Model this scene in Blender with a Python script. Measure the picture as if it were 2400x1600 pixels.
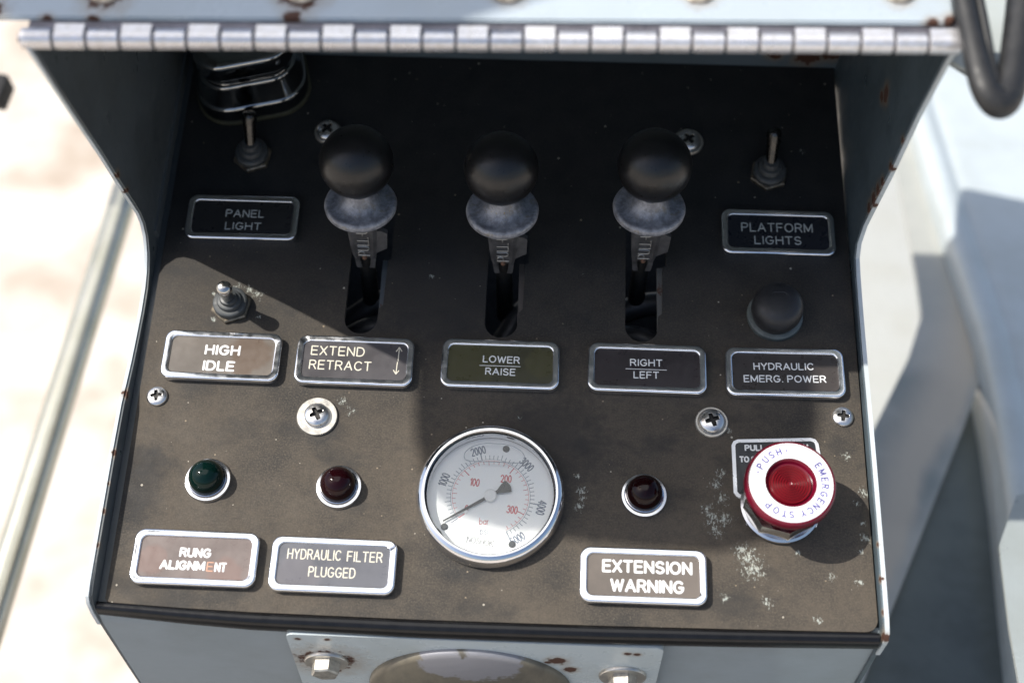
import bpy, bmesh, math, random
from mathutils import Matrix, Vector
random.seed(7)
D = bpy.data
SC = bpy.context.scene
COL = SC.collection
for o in list(D.objects):
    D.objects.remove(o)
R = math.radians
TAU = 20.0                                   # tilt of the control panel towards the operator
MM = 0.001
# panel frame (mm: x right, y up the panel, z out of the panel) -> world (m)
MW = Matrix.Rotation(R(TAU), 4, 'X')

# ------------------------------------------------------------------ camera
FOC = 3322.0                                  # focal length in photo pixels (2400 wide)
RC = ((0.99933831, 0.03597056, -0.00539106), (0.02985575, -0.89589075, -0.44327011), (-0.02077448, 0.44281585, -0.89637188))
CC = Vector((15.788, -342.862, 696.904)) * MM
cam = D.cameras.new('camera')
cam.sensor_width = 36.0
cam.lens = FOC * 36.0 / 2400.0
cam.clip_start = 0.02
cam.clip_end = 400.0
cam.dof.use_dof = True
cam.dof.focus_distance = 0.752
cam.dof.aperture_fstop = 4.0
cam.dof.aperture_blades = 8
camo = D.objects.new('camera', cam)
COL.objects.link(camo)
m = Matrix(((RC[0][0], -RC[1][0], -RC[2][0], CC.x), (RC[0][1], -RC[1][1], -RC[2][1], CC.y),
            (RC[0][2], -RC[1][2], -RC[2][2], CC.z), (0, 0, 0, 1)))
camo.matrix_world = MW @ m
SC.camera = camo

# ------------------------------------------------------------------ sky, sun, exposure
SUN = (MW.to_3x3() @ Vector((-0.73, 0.22, 1.0))).normalized()      # towards the sun
w = D.worlds.new('World')
SC.world = w
w.use_nodes = True
nt = w.node_tree
sky = nt.nodes.new('ShaderNodeTexSky')
sky.sky_type = 'NISHITA'
sky.sun_disc = False
sky.sun_elevation = math.asin(SUN.z)
sky.sun_rotation = math.atan2(SUN.x, SUN.y)
sky.air_density = 1.0
sky.dust_density = 2.5
sky.ozone_density = 1.0
bg = nt.nodes['Background']
bg.inputs['Strength'].default_value = 0.12
# a bright bank of thin cloud high over the hood
tc = nt.nodes.new('ShaderNodeTexCoord')
nz = nt.nodes.new('ShaderNodeTexNoise')
nz.inputs['Scale'].default_value = 3.2
nz.inputs['Detail'].default_value = 6
nt.links.new(tc.outputs['Generated'], nz.inputs['Vector'])
dt = nt.nodes.new('ShaderNodeVectorMath')
dt.operation = 'DOT_PRODUCT'
dt.inputs[1].default_value = (MW.to_3x3() @ Vector((-0.08, 0.31, 0.945))).normalized()
nt.links.new(tc.outputs['Generated'], dt.inputs[0])
ma = nt.nodes.new('ShaderNodeMath')
ma.operation = 'MULTIPLY_ADD'
ma.inputs[1].default_value = 0.10
nt.links.new(nz.outputs['Fac'], ma.inputs[0])
nt.links.new(dt.outputs['Value'], ma.inputs[2])
mr = nt.nodes.new('ShaderNodeMapRange')
mr.interpolation_type = 'SMOOTHSTEP'
mr.inputs[1].default_value = 0.915
mr.inputs[2].default_value = 0.99
nt.links.new(ma.outputs[0], mr.inputs[0])
mxc = nt.nodes.new('ShaderNodeMix')
mxc.data_type = 'RGBA'
mxc.inputs[7].default_value = (10.5, 10.6, 10.8, 1)
nt.links.new(mr.outputs[0], mxc.inputs[0])
nt.links.new(sky.outputs[0], mxc.inputs[6])
nt.links.new(mxc.outputs[2], bg.inputs[0])
sl = D.lights.new('sun', 'SUN')
sl.energy = 4.2
sl.angle = R(0.53)
sl.color = (1.0, 0.95, 0.87)
so = D.objects.new('sun', sl)
COL.objects.link(so)
so.rotation_euler = SUN.to_track_quat('Z', 'Y').to_euler()
so.location = SUN * 5
SC.view_settings.view_transform = 'Standard'
SC.view_settings.look = 'None'
SC.view_settings.gamma = 1.0
SC.view_settings.use_curve_mapping = False
SC.view_settings.exposure = 0.45
SC.render.engine = 'CYCLES'
SC.cycles.max_bounces = 8
SC.cycles.diffuse_bounces = 5
SC.cycles.glossy_bounces = 5
SC.cycles.sample_clamp_indirect = 6.0
SC.cycles.use_denoising = True

# ------------------------------------------------------------------ material helpers
class NT:
    def __init__(s, name):
        s.m = D.materials.new(name)
        s.m.use_nodes = True
        s.t = s.m.node_tree
        s.b = s.t.nodes['Principled BSDF']
        s._p = None
    def n(s, typ, **kw):
        nd = s.t.nodes.new(typ)
        for k, v in kw.items():
            setattr(nd, k, v)
        return nd
    def l(s, a, b):
        s.t.links.new(a, b)
    def pos(s):                                # object coordinates in mm
        if s._p is None:
            tc = s.n('ShaderNodeTexCoord')
            sc = s.n('ShaderNodeVectorMath', operation='SCALE')
            sc.inputs['Scale'].default_value = 1000.0
            s.l(tc.outputs['Object'], sc.inputs[0])
            s._p = sc.outputs[0]
        return s._p
    def noise(s, scale, detail=4, rough=0.55, vec=None, stretch=None):
        nd = s.n('ShaderNodeTexNoise')
        nd.inputs['Scale'].default_value = scale
        nd.inputs['Detail'].default_value = detail
        nd.inputs['Roughness'].default_value = rough
        v = vec or s.pos()
        if stretch:
            mp = s.n('ShaderNodeVectorMath', operation='MULTIPLY')
            mp.inputs[1].default_value = stretch
            s.l(v, mp.inputs[0])
            v = mp.outputs[0]
        s.l(v, nd.inputs['Vector'])
        return nd.outputs['Fac']
    def ramp(s, f, a, b, lo=0.0, hi=1.0):
        nd = s.n('ShaderNodeMapRange')
        nd.interpolation_type = 'SMOOTHSTEP'
        for k, v in ((1, a), (2, b), (3, lo), (4, hi)):
            nd.inputs[k].default_value = v
        s.l(f, nd.inputs[0])
        return nd.outputs[0]
    def math(s, op, a, b=None, c=None):
        nd = s.n('ShaderNodeMath', operation=op)
        for i, v in enumerate((a, b, c)):
            if v is None:
                continue
            if isinstance(v, (int, float)):
                nd.inputs[i].default_value = v
            else:
                s.l(v, nd.inputs[i])
        return nd.outputs[0]
    def mix(s, f, a, b):
        nd = s.n('ShaderNodeMix', data_type='RGBA')
        for i, v in ((0, f), (6, a), (7, b)):
            if isinstance(v, (int, float)):
                nd.inputs[i].default_value = v
            elif isinstance(v, (tuple, list)):
                nd.inputs[i].default_value = tuple(v) + ((1.0,) if len(v) == 3 else ())
            else:
                s.l(v, nd.inputs[i])
        return nd.outputs[2]
    def spots(s, pts):                         # max over points of 1 - distance / radius
        acc = None
        for p, r in pts:
            d = s.n('ShaderNodeVectorMath', operation='DISTANCE')
            d.inputs[1].default_value = p
            s.l(s.pos(), d.inputs[0])
            v = s.math('MULTIPLY_ADD', d.outputs['Value'], -1.0 / r, 1.0)
            acc = v if acc is None else s.math('MAXIMUM', acc, v)
        return acc
    def bump(s, f, strength, dist=0.0002):
        nd = s.n('ShaderNodeBump')
        nd.inputs['Strength'].default_value = strength
        nd.inputs['Distance'].default_value = dist
        s.l(f, nd.inputs['Height'])
        s.l(nd.outputs[0], s.b.inputs['Normal'])
    def set(s, **kw):
        for k, v in kw.items():
            k = {'color': 'Base Color', 'rough': 'Roughness', 'metal': 'Metallic', 'spec': 'Specular IOR Level', 'coat': 'Coat Weight',
                 'coatr': 'Coat Roughness', 'trans': 'Transmission Weight', 'ior': 'IOR'}[k]
            if isinstance(v, (int, float)):
                s.b.inputs[k].default_value = v
            elif isinstance(v, (tuple, list)):
                s.b.inputs[k].default_value = tuple(v) + (1.0,)
            else:
                s.l(v, s.b.inputs[k])
        return s

MATS = {}
def simple(name, color, rough=0.5, metal=0.0, vary=0.15, nscale=0.12, bump=0.0, bscale=1.5, spec=0.5, coat=0.0):
    if name in MATS:
        return MATS[name]
    k = NT(name)
    f = k.noise(nscale, 5, 0.6)
    dark = tuple(c * (1 - vary) for c in color)
    lite = tuple(min(1, c * (1 + vary)) for c in color)
    k.set(color=k.mix(k.ramp(f, 0.3, 0.7), dark, lite), metal=metal, spec=spec, coat=coat,
          rough=k.ramp(k.noise(nscale * 3.1, 4), 0.3, 0.7, max(0.02, rough * 0.8), min(1, rough * 1.2)))
    if bump:
        k.bump(k.noise(bscale, 3), bump)
    MATS[name] = k.m
    return k.m

RUST = (0.085, 0.036, 0.02)
def painted(name, color, rough=0.28, rust=(), chips=0.0, grime=0.1, edge=None, flake=None):
    """glossy enamel over steel with grime, stone chips and rust spots"""
    if name in MATS:
        return MATS[name]
    k = NT(name)
    big = k.noise(0.018, 6, 0.6)
    col = k.mix(k.ramp(big, 0.35, 0.75), color, tuple(c * (1 - grime) * t for c, t in zip(color, (1.0, 0.985, 0.95))))
    ro = k.ramp(k.noise(0.05, 5), 0.3, 0.7, rough * 0.75, rough * 1.35)
    fine = k.noise(0.35, 6, 0.65)
    mask = None
    if rust:
        sp = k.spots(rust)
        f2 = k.noise(0.22, 6, 0.7)
        v = k.math('MULTIPLY_ADD', f2, 1.1, sp)
        halo = k.ramp(v, 0.45, 1.2)
        col = k.mix(k.math('MULTIPLY', halo, 0.5), col, (0.26, 0.18, 0.10))
        mask = k.ramp(v, 1.0, 1.12)
    if chips:
        sm = k.ramp(k.noise(0.16, 7, 0.72, stretch=(1.0, 0.6, 1.4)), 0.70 - chips, 0.74 - chips)
        mask = sm if mask is None else k.math('MAXIMUM', mask, sm)
    if mask is not None:
        col = k.mix(mask, col, k.mix(fine, (0.05, 0.02, 0.012), RUST))
        ro = k.math('MAXIMUM', ro, k.math('MULTIPLY', mask, 0.8))
    k.set(color=col, rough=ro)
    h = k.math('MULTIPLY_ADD', k.noise(0.12, 3), 1.0, k.math('MULTIPLY', k.noise(0.9, 2), 0.12))
    if mask is not None:
        h = k.math('MULTIPLY_ADD', mask, -0.5, h)
    k.bump(h, 0.25, 0.0006)
    MATS[name] = k.m
    return k.m

def chrome(name, color=(0.72, 0.73, 0.76), rough=0.14, pit=0.25, worn=0.0):
    if name in MATS:
        return MATS[name]
    k = NT(name)
    f = k.noise(0.9, 6, 0.7)
    p = k.ramp(f, 0.65, 0.72)
    r = k.ramp(k.noise(0.2, 5), 0.3, 0.7, rough * 0.7, rough * 1.4)
    k.set(metal=1.0, color=k.mix(k.math('MULTIPLY', p, pit), color, (0.24, 0.21, 0.17)), rough=k.math('MULTIPLY_ADD', p, 0.12, r))
    k.bump(k.noise(0.4, 2), 0.015 + worn, 0.0002)
    MATS[name] = k.m
    return k.m

# ------------------------------------------------------------------ mesh helpers (all input in mm)
def finish(bm, name, mat, parent=None, smooth=40, loc=None):
    bmesh.ops.recalc_face_normals(bm, faces=bm.faces)
    for v in bm.verts:
        v.co *= MM
    me = D.meshes.new(name)
    bm.to_mesh(me)
    bm.free()
    me.materials.append(mat)
    if smooth:
        for p in me.polygons:
            p.use_smooth = True
        me.set_sharp_from_angle(angle=R(smooth))
    o = D.objects.new(name, me)
    COL.objects.link(o)
    if parent is not None:
        o.parent = parent
    return o

def place(o, x=0, y=0, z=0, rot=None, flat=False):
    """put a top-level object at a panel-frame point (mm); flat = axes level with the world"""
    T = Matrix.Translation(Vector((x, y, z)) * MM)
    M = MW @ T
    if flat:
        M = Matrix.Translation((MW @ T).to_translation())
    if rot is not None:
        M = M @ rot
    o.matrix_world = M
    return o

def tag(o, label, cat, group=None):
    o['label'] = label
    o['category'] = cat
    if group:
        o['group'] = group
    return o

def thing(name, label, cat, x=0, y=0, z=0, rot=None, group=None, flat=False):
    o = D.objects.new(name, None)
    o.empty_display_size = 0.01
    COL.objects.link(o)
    place(o, x, y, z, rot, flat)
    return tag(o, label, cat, group)

def lathe(bm, prof, seg=48, mat=None, cap=True):
    rings = []
    M = mat or Matrix.Identity(4)
    for r, z in prof:
        if r <= 1e-6:
            rings.append([bm.verts.new(M @ Vector((0, 0, z)))])
        else:
            rings.append([bm.verts.new(M @ Vector((r * math.cos(2 * math.pi * i / seg), r * math.sin(2 * math.pi * i / seg), z))) for i in range(seg)])
    for a, b in zip(rings, rings[1:]):
        for i in range(seg):
            j = (i + 1) % seg
            if len(a) == 1 and len(b) == 1:
                continue
            if len(a) == 1:
                bm.faces.new((a[0], b[i], b[j]))
            elif len(b) == 1:
                bm.faces.new((a[i], a[j], b[0]))
            else:
                bm.faces.new((a[i], a[j], b[j], b[i]))
    if cap:
        for rg in (rings[0], rings[-1]):
            if len(rg) > 2:
                bm.faces.new(rg)
    return bm

def rrect(w_, h_, r, n=7, cx=0, cy=0):
    r = max(0.01, min(r, w_ / 2 - 0.01, h_ / 2 - 0.01))
    pts = []
    for sx, sy, a0 in ((1, 1, 0), (-1, 1, 90), (-1, -1, 180), (1, -1, 270)):
        for i in range(n + 1):
            a = R(a0 + 90 * i / n)
            pts.append((cx + sx * (w_ / 2 - r) + r * math.cos(a), cy + sy * (h_ / 2 - r) + r * math.sin(a)))
    return pts

def loft(bm, loops, cap0=True, cap1=True, closed=True):
    """loops: lists of 3d points, all the same length"""
    vs = [[bm.verts.new(p) for p in lp] for lp in loops]
    n = len(vs[0])
    for a, b in zip(vs, vs[1:]):
        for i in range(n if closed else n - 1):
            j = (i + 1) % n
            bm.faces.new((a[i], a[j], b[j], b[i]))
    if cap0:
        bm.faces.new(vs[0])
    if cap1:
        bm.faces.new(vs[-1])
    return bm

def rr_loops(specs, n=7):
    return [[(x, y, z) for x, y in rrect(w_, h_, r, n)] for w_, h_, r, z in specs]

def box(bm, x0, x1, y0, y1, z0, z1, bev=0.0):
    r = bmesh.ops.create_cube(bm, size=1.0)
    for v in r['verts']:
        v.co = Vector((x0 + (v.co.x + .5) * (x1 - x0), y0 + (v.co.y + .5) * (y1 - y0), z0 + (v.co.z + .5) * (z1 - z0)))
    if bev:
        es = list({e for v in r['verts'] for e in v.link_edges})
        bmesh.ops.bevel(bm, geom=es, offset=bev, segments=3, affect='EDGES', profile=0.5)
    return bm

def prism(bm, pts, axis, a, b):
    """extrude a polygon along an axis: axis 'x' pts=(y,z), 'z' pts=(x,y)"""
    def P(p, t):
        return (t, p[0], p[1]) if axis == 'x' else (p[0], p[1], t) if axis == 'z' else (p[0], t, p[1])
    va = [bm.verts.new(P(p, a)) for p in pts]
    vb = [bm.verts.new(P(p, b)) for p in pts]
    n = len(pts)
    bm.faces.new(va)
    bm.faces.new(vb)
    for i in range(n):
        j = (i + 1) % n
        bm.faces.new((va[i], va[j], vb[j], vb[i]))
    return bm

def smooth_path(pts, n=8):
    P = [Vector(p) for p in pts]
    out = []
    for i in range(len(P) - 1):
        p0, p1, p2, p3 = P[max(0, i - 1)], P[i], P[i + 1], P[min(len(P) - 1, i + 2)]
        for k in range(n):
            t = k / n
            out.append(0.5 * ((2 * p1) + (p2 - p0) * t + (2 * p0 - 5 * p1 + 4 * p2 - p3) * t * t + (3 * p1 - p0 - 3 * p2 + p3) * t ** 3))
    out.append(P[-1])
    return out

def tube(bm, pts, r, seg=12, flat=1.0, cap=True):
    """round tube along points; r number or list; flat scales the second axis"""
    P = [Vector(p) for p in pts]
    n = len(P)
    ref = None
    rings = []
    for i in range(n):
        t = (P[min(i + 1, n - 1)] - P[max(i - 1, 0)]).normalized()
        if ref is None:
            ref = t.cross(Vector((0, 0, 1)))
            if ref.length < 0.05:
                ref = t.cross(Vector((0, 1, 0)))
        ref = (ref - t * ref.dot(t)).normalized()
        u = t.cross(ref)
        rr = r[i] if isinstance(r, (list, tuple)) else r
        rings.append([bm.verts.new(P[i] + ref * rr * math.cos(2 * math.pi * k / seg) + u * rr * flat * math.sin(2 * math.pi * k / seg)) for k in range(seg)])
    for a, b in zip(rings, rings[1:]):
        for i in range(seg):
            j = (i + 1) % seg
            bm.faces.new((a[i], a[j], b[j], b[i]))
    if cap:
        bm.faces.new(rings[0])
        bm.faces.new(rings[-1])
    return bm

# ------------------------------------------------------------------ stroke lettering (cap height 1)
def arc(cx, cy, rx, ry, a0, a1, n=8):
    return [(cx + rx * math.cos(R(a0 + (a1 - a0) * i / n)), cy + ry * math.sin(R(a0 + (a1 - a0) * i / n))) for i in range(n + 1)]
G = {
 'A': (.70, [[(0, 0), (.35, 1), (.70, 0)], [(.13, .34), (.57, .34)]]),
 'C': (.68, [arc(.36, .5, .36, .5, 42, 318, 14)]),
 'D': (.64, [[(0, 0), (0, 1), (.28, 1)] + arc(.28, .5, .36, .5, 90, -90, 10) + [(0, 0)]]),
 'E': (.54, [[(.54, 0), (0, 0), (0, 1), (.54, 1)], [(0, .52), (.48, .52)]]),
 'F': (.52, [[(0, 0), (0, 1), (.52, 1)], [(0, .52), (.45, .52)]]),
 'G': (.70, [arc(.36, .5, .36, .5, 45, 330, 14) + [(.69, .46), (.40, .46)]]),
 'H': (.62, [[(0, 0), (0, 1)], [(.62, 0), (.62, 1)], [(0, .52), (.62, .52)]]),
 'I': (.0, [[(0, 0), (0, 1)]]),
 'K': (.60, [[(0, 0), (0, 1)], [(.58, 1), (0, .42)], [(.2, .6), (.60, 0)]]),
 'L': (.48, [[(0, 1), (0, 0), (.48, 0)]]),
 'M': (.74, [[(0, 0), (0, 1), (.37, .12), (.74, 1), (.74, 0)]]),
 'N': (.62, [[(0, 0), (0, 1), (.62, 0), (.62, 1)]]),
 'O': (.74, [arc(.37, .5, .37, .5, 90, 450, 20)]),
 'P': (.56, [[(0, 0), (0, 1), (.30, 1)] + arc(.30, .74, .26, .26, 90, -90, 8) + [(0, .48)]]),
 'R': (.60, [[(0, 0), (0, 1), (.32, 1)] + arc(.32, .75, .25, .25, 90, -90, 8) + [(0, .50)], [(.34, .5), (.60, 0)]]),
 'S': (.58, [arc(.29, .75, .26, .25, 25, 270, 9) + arc(.29, .25, .28, .25, 90, -155, 9)]),
 'T': (.60, [[(0, 1), (.60, 1)], [(.30, 0), (.30, 1)]]),
 'U': (.60, [[(0, 1), (0, .3)] + arc(.30, .3, .30, .30, 180, 360, 10) + [(.60, 1)]]),
 'W': (.92, [[(0, 1), (.23, 0), (.46, .92), (.69, 0), (.92, 1)]]),
 'X': (.60, [[(0, 0), (.60, 1)], [(0, 1), (.60, 0)]]),
 'Y': (.62, [[(0, 1), (.31, .46), (.62, 1)], [(.31, .46), (.31, 0)]]),
 '.': (.0, [[(0, 0), (0, .04)]]), '-': (.22, [[(0, .5), (.22, .5)]]), '*': (.0, [[(0, .5), (.0, .53)]]),
 'a': (.46, [arc(.23, .3, .23, .3, 0, 360, 12), [(.46, .62), (.46, 0)]]),
 'b': (.46, [arc(.23, .3, .23, .3, 0, 360, 12), [(0, 1), (0, 0)]]),
 'p': (.46, [arc(.23, .3, .23, .3, 0, 360, 12), [(0, .62), (0, -.3)]]),
 'r': (.26, [[(0, 0), (0, .6)], [(0, .38)] + arc(.18, .4, .18, .2, 170, 70, 5)]),
 's': (.36, [arc(.18, .45, .17, .15, 25, 270, 7) + arc(.18, .15, .18, .15, 90, -155, 7)]),
 'i': (.0, [[(0, 0), (0, .6)], [(0, .85), (0, .9)]]),
 '0': (.46, [arc(.23, .5, .23, .5, 90, 450, 16)]),
 '1': (.22, [[(0, .78), (.20, 1), (.20, 0)]]),
 '2': (.46, [arc(.23, .74, .23, .26, 170, -35, 9) + [(0, 0), (.46, 0)]]),
 '3': (.46, [arc(.22, .75, .21, .25, 160, -90, 9) + arc(.22, .26, .24, .26, 90, -160, 9)]),
 '4': (.48, [[(.36, 0), (.36, 1), (0, .28), (.48, .28)]]),
 '5': (.46, [[(.42, 1), (.06, 1), (.03, .55)] + arc(.22, .32, .24, .32, 120, -150, 10)]),
 ' ': (.30, []),
}
def text_polys(s, gap=.26):
    x = 0
    out = []
    for i, ch in enumerate(s):
        wd, st = G[ch]
        if ch == 'I' or ch == '.' or ch == '*' or ch == 'i':
            x += .03
        out += [[(x + px, py) for px, py in p] for p in st]
        x += wd + (gap if i < len(s) - 1 and ch != ' ' else 0.06 if i < len(s) - 1 else 0)
    return out, x
def strokes(bm, polys, r, fn, flat=0.35, seg=6):
    """each polyline as a flattened round line; fn maps 2d to 3d; corners get a joint bead by overlapping runs"""
    for p in polys:
        q = [Vector(fn(a)) for a in p]
        run = [q[0]]
        for i in range(1, len(q)):
            run.append(q[i])
            if i < len(q) - 1:
                d1, d2 = (q[i] - q[i - 1]), (q[i + 1] - q[i])
                if d1.length > 0 and d2.length > 0 and d1.angle(d2) > R(40):
                    seg_tube(bm, run, r, flat, seg)
                    run = [q[i]]
        seg_tube(bm, run, r, flat, seg)
def seg_tube(bm, run, r, flat, seg):
    if len(run) < 2:
        return
    a, b = run[0], run[-1]
    da, db = (run[1] - a).normalized(), (b - run[-2]).normalized()
    pts = [a - da * r * .75, a - da * r * .3] + run + [b + db * r * .3, b + db * r * .75]
    rad = [r * .55, r * .95] + [r] * len(run) + [r * .95, r * .55]
    tube(bm, pts, rad, seg, flat)
def line_of_text(bm, s, x, y, width, h, r, z, rot=0.0, gap=.26):
    polys, wtot = text_polys(s, gap)
    sx = (width - 2 * r) / wtot if width else h
    hh = h - 2 * r
    c, sn = math.cos(rot), math.sin(rot)
    def fn(p):
        u, v = p[0] * sx + r, p[1] * hh + r
        return (x + c * u - sn * v, y + sn * u + c * v, z)
    strokes(bm, polys, r, fn)

# ------------------------------------------------------------------ materials
M_HOOD = painted('blue_grey_enamel', (0.12, 0.14, 0.16), 0.33, chips=0.02, grime=0.18)
M_WHITE = simple('white_enamel', (0.74, 0.77, 0.79), 0.25, vary=0.04)
k = NT('cast_zinc')
f = k.noise(.24, 7, .7)
c = k.mix(k.ramp(f, .32, .68), (.15, .155, .175), (.34, .35, .38))
k.set(color=k.mix(k.ramp(k.noise(.2, 5, .7), .52, .72, 0, .7), c, (.20, .17, .125)), metal=.35, rough=k.ramp(f, .3, .7, .42, .6))
k.bump(k.noise(.5, 4), .3, .0003)
M_ZINC = k.m
M_STEM = simple('dark_cast_metal', (0.12, 0.12, 0.125), 0.42, 0.6, vary=0.3, bump=0.3, bscale=0.4)
M_BALL = simple('black_knob_plastic', (0.007, 0.007, 0.0075), 0.34, vary=0.1, spec=.5)
M_RUBBER = simple('black_rubber', (0.022, 0.022, 0.024), 0.55, vary=0.25, bump=0.1)
M_BOOT = simple('grey_rubber_boot', (0.05, 0.055, 0.058), 0.5, vary=0.2, bump=0.08)
M_CHROME = chrome('chrome_plating')
M_BEZEL = chrome('worn_chrome_bezel', (0.90, 0.92, 0.96), 0.16, 0.45, 0.0)
M_STEEL = chrome('stainless_steel', (0.70, 0.69, 0.675), 0.30, 0.10)
M_WASHER = simple('zinc_washer', (0.55, 0.53, 0.49), 0.38, 0.9, vary=0.12, bump=0.12)
M_DARK = simple('dark_recess', (0.012, 0.012, 0.012), 0.7)
M_TXT = simple('white_lettering', (0.82, 0.82, 0.80), 0.4, vary=0.04)
M_CREAM = simple('cream_engraving', (0.66, 0.62, 0.50), 0.5, vary=0.12, nscale=0.8)
M_GREYTXT = simple('grey_engraving', (0.42, 0.44, 0.42), 0.5, vary=0.15, nscale=0.8)
M_TRIM = simple('black_edge_trim', (0.006, 0.006, 0.0068), 0.22, vary=0.2, spec=.35)

def panel_material():
    k = NT('dusty_black_panel')
    p = k.pos()
    big = k.noise(0.012, 5, 0.6)
    mid = k.noise(0.06, 6, 0.65)
    fine = k.noise(1.05, 4, 0.7)
    base = k.mix(k.ramp(mid, 0.3, 0.72), (0.015, 0.0165, 0.018), (0.026, 0.0265, 0.027))
    dust = k.math('MULTIPLY', k.ramp(big, 0.22, 0.62), k.ramp(k.noise(0.25, 6, 0.7), 0.22, 0.75, 0.55, 1.0))
    sep = k.n('ShaderNodeSeparateXYZ')
    k.l(p, sep.inputs[0])
    low = k.ramp(sep.outputs['Y'], 110.0, -80.0, 0.03, 1.0)       # dust mix grows towards the lower half
    dust = k.math('MULTIPLY', dust, low)
    col = k.mix(k.math('MULTIPLY', dust, 0.85), base, (0.104, 0.085, 0.064))
    col = k.mix(k.math('MULTIPLY', k.ramp(fine, 0.42, 0.70, 0.0, 0.75), k.math('MULTIPLY_ADD', low, .8, .2)), col, (0.105, 0.088, 0.068))
    rub = k.noise(0.028, 5, 0.6, stretch=(1.0, 1.6, 1))
    col = k.mix(k.ramp(rub, 0.5, 0.68, 0.0, 0.5), col, (0.024, 0.025, 0.026))
    # dark wipe marks
    wipe = k.spots([((-195, -80, 0), 22), ((-192, -95, 0), 18), ((20, -60, 0), 50), ((-40, 30, 0), 60)])
    col = k.mix(k.math('MULTIPLY', k.ramp(k.math('MULTIPLY_ADD', k.noise(0.2, 5), 0.8, wipe), 0.5, 1.1), 0.55), col, (0.024, 0.024, 0.025))
    # pale specks
    vo = k.n('ShaderNodeTexVoronoi', feature='F1')
    vo.inputs['Scale'].default_value = 0.22
    k.l(p, vo.inputs['Vector'])
    spx = k.n('ShaderNodeSeparateColor')
    k.l(vo.outputs['Color'], spx.inputs[0])
    rad = k.math('MULTIPLY_ADD', k.math('POWER', spx.outputs[0], 5.0), 0.11, 0.03)
    sp = k.math('MULTIPLY', k.math('LESS_THAN', vo.outputs['Distance'], rad), k.math('GREATER_THAN', spx.outputs[1], 0.45))
    col = k.mix(k.math('MULTIPLY', sp, 0.75), col, k.mix(spx.outputs[2], (0.50, 0.46, 0.38), (0.28, 0.22, 0.15)))
    # paint worn through to the grey primer
    sc = k.spots([((127, -123, 0), 11), ((121, -113, 0), 7), ((124, -117, 0), 10), ((112, -86, 0), 6), ((107, -97, 0), 8), ((113, -97, 0), 7), ((104, -92, 0), 6), ((109, -103, 0), 7), ((112, -72, 0), 5), ((109, -78, 0), 6),
                  ((39, -84, 0), 5), ((37.5, -93, 0), 5), ((39, -88, 0), 4), ((37, -76, 0), 3), ((116, -47, 0), 4), ((182, -86, 0), 3), ((184, -97, 0), 3), ((182, -112, 0), 3), ((180, -128, 0), 4),
                  ((133, -140, 0), 5), ((150, -114, 0), 3), ((166, -126, 0), 4), ((158, -148, 0), 4), ((112, -139, 0), 4), ((-155, 30, 0), 4), ((-148, 29, 0), 5), ((-143, 26, 0), 5), ((-168, 26, 0), 3), ((-141, 12, 0), 2.5), ((-166, 10, 0), 3),
                  ((165.5, 131, 0), 3.5), ((-47, 41, 0), 3), ((-90, -38, 0), 5), ((-85, -43, 0), 4), ((100, -130, 0), 4), ((5, -44, 0), 2), ((178, -60, 0), 4), ((185, -105, 0), 5), ((186, -80, 0), 5)])
    brk = k.noise(0.55, 8, 0.82, stretch=(1.3, 0.7, 1))
    chip = k.ramp(k.math('MULTIPLY_ADD', sc, 0.17, brk), 0.63, 0.675)
    chip = k.math('MULTIPLY', chip, k.ramp(sc, 0.0, 0.12))
    col = k.mix(k.math('MULTIPLY', chip, 0.95), col, k.mix(k.noise(0.5, 3), (0.30, 0.36, 0.36), (0.46, 0.44, 0.36)))
    k.set(color=col, rough=k.ramp(mid, 0.3, 0.7, 0.58, 0.78), spec=0.2)
    k.bump(k.math('ADD', k.noise(1.1, 4, 0.6), k.math('MULTIPLY', chip, -1.2)), 0.35, 0.00025)
    return k.m
M_PANEL = panel_material()

def hood_in_material(name, spots):
    return painted(name, (0.20, 0.235, 0.262), 0.33, rust=spots, grime=0.2)

# ================================================================== ground
def ground():
    bm = bmesh.new()
    n = 24
    for i in range(n + 1):
        for j in range(n + 1):
            x = (i / n * 2 - 1); y = (j / n * 2 - 1)
            bm.verts.new((x * abs(x) * 60000, y * abs(y) * 60000, 0))
    bm.verts.ensure_lookup_table()
    for i in range(n):
        for j in range(n):
            a = i * (n + 1) + j
            bm.faces.new((bm.verts[a], bm.verts[a + 1], bm.verts[a + n + 2], bm.verts[a + n + 1]))
    k = NT('pale_dusty_concrete')
    f = k.noise(0.0042, 5, 0.6)
    g = k.noise(0.02, 6, 0.65)
    c = k.mix(k.ramp(f, 0.38, 0.66), (0.62, 0.57, 0.51), (0.37, 0.30, 0.235))
    k.set(color=k.mix(k.ramp(g, 0.35, 0.75, 0, 0.5), c, (0.60, 0.56, 0.51)), rough=0.9)
    k.bump(g, 0.4, 0.004)
    o = finish(bm, 'ground', k.m, smooth=0)
    o.location = (0, 0, -1.35)
    o['kind'] = 'structure'
ground()

# ================================================================== console body
con = thing('control_console', 'blue grey steel console with hood over a dusty black control panel', 'console', 0, 0, 0)
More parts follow.
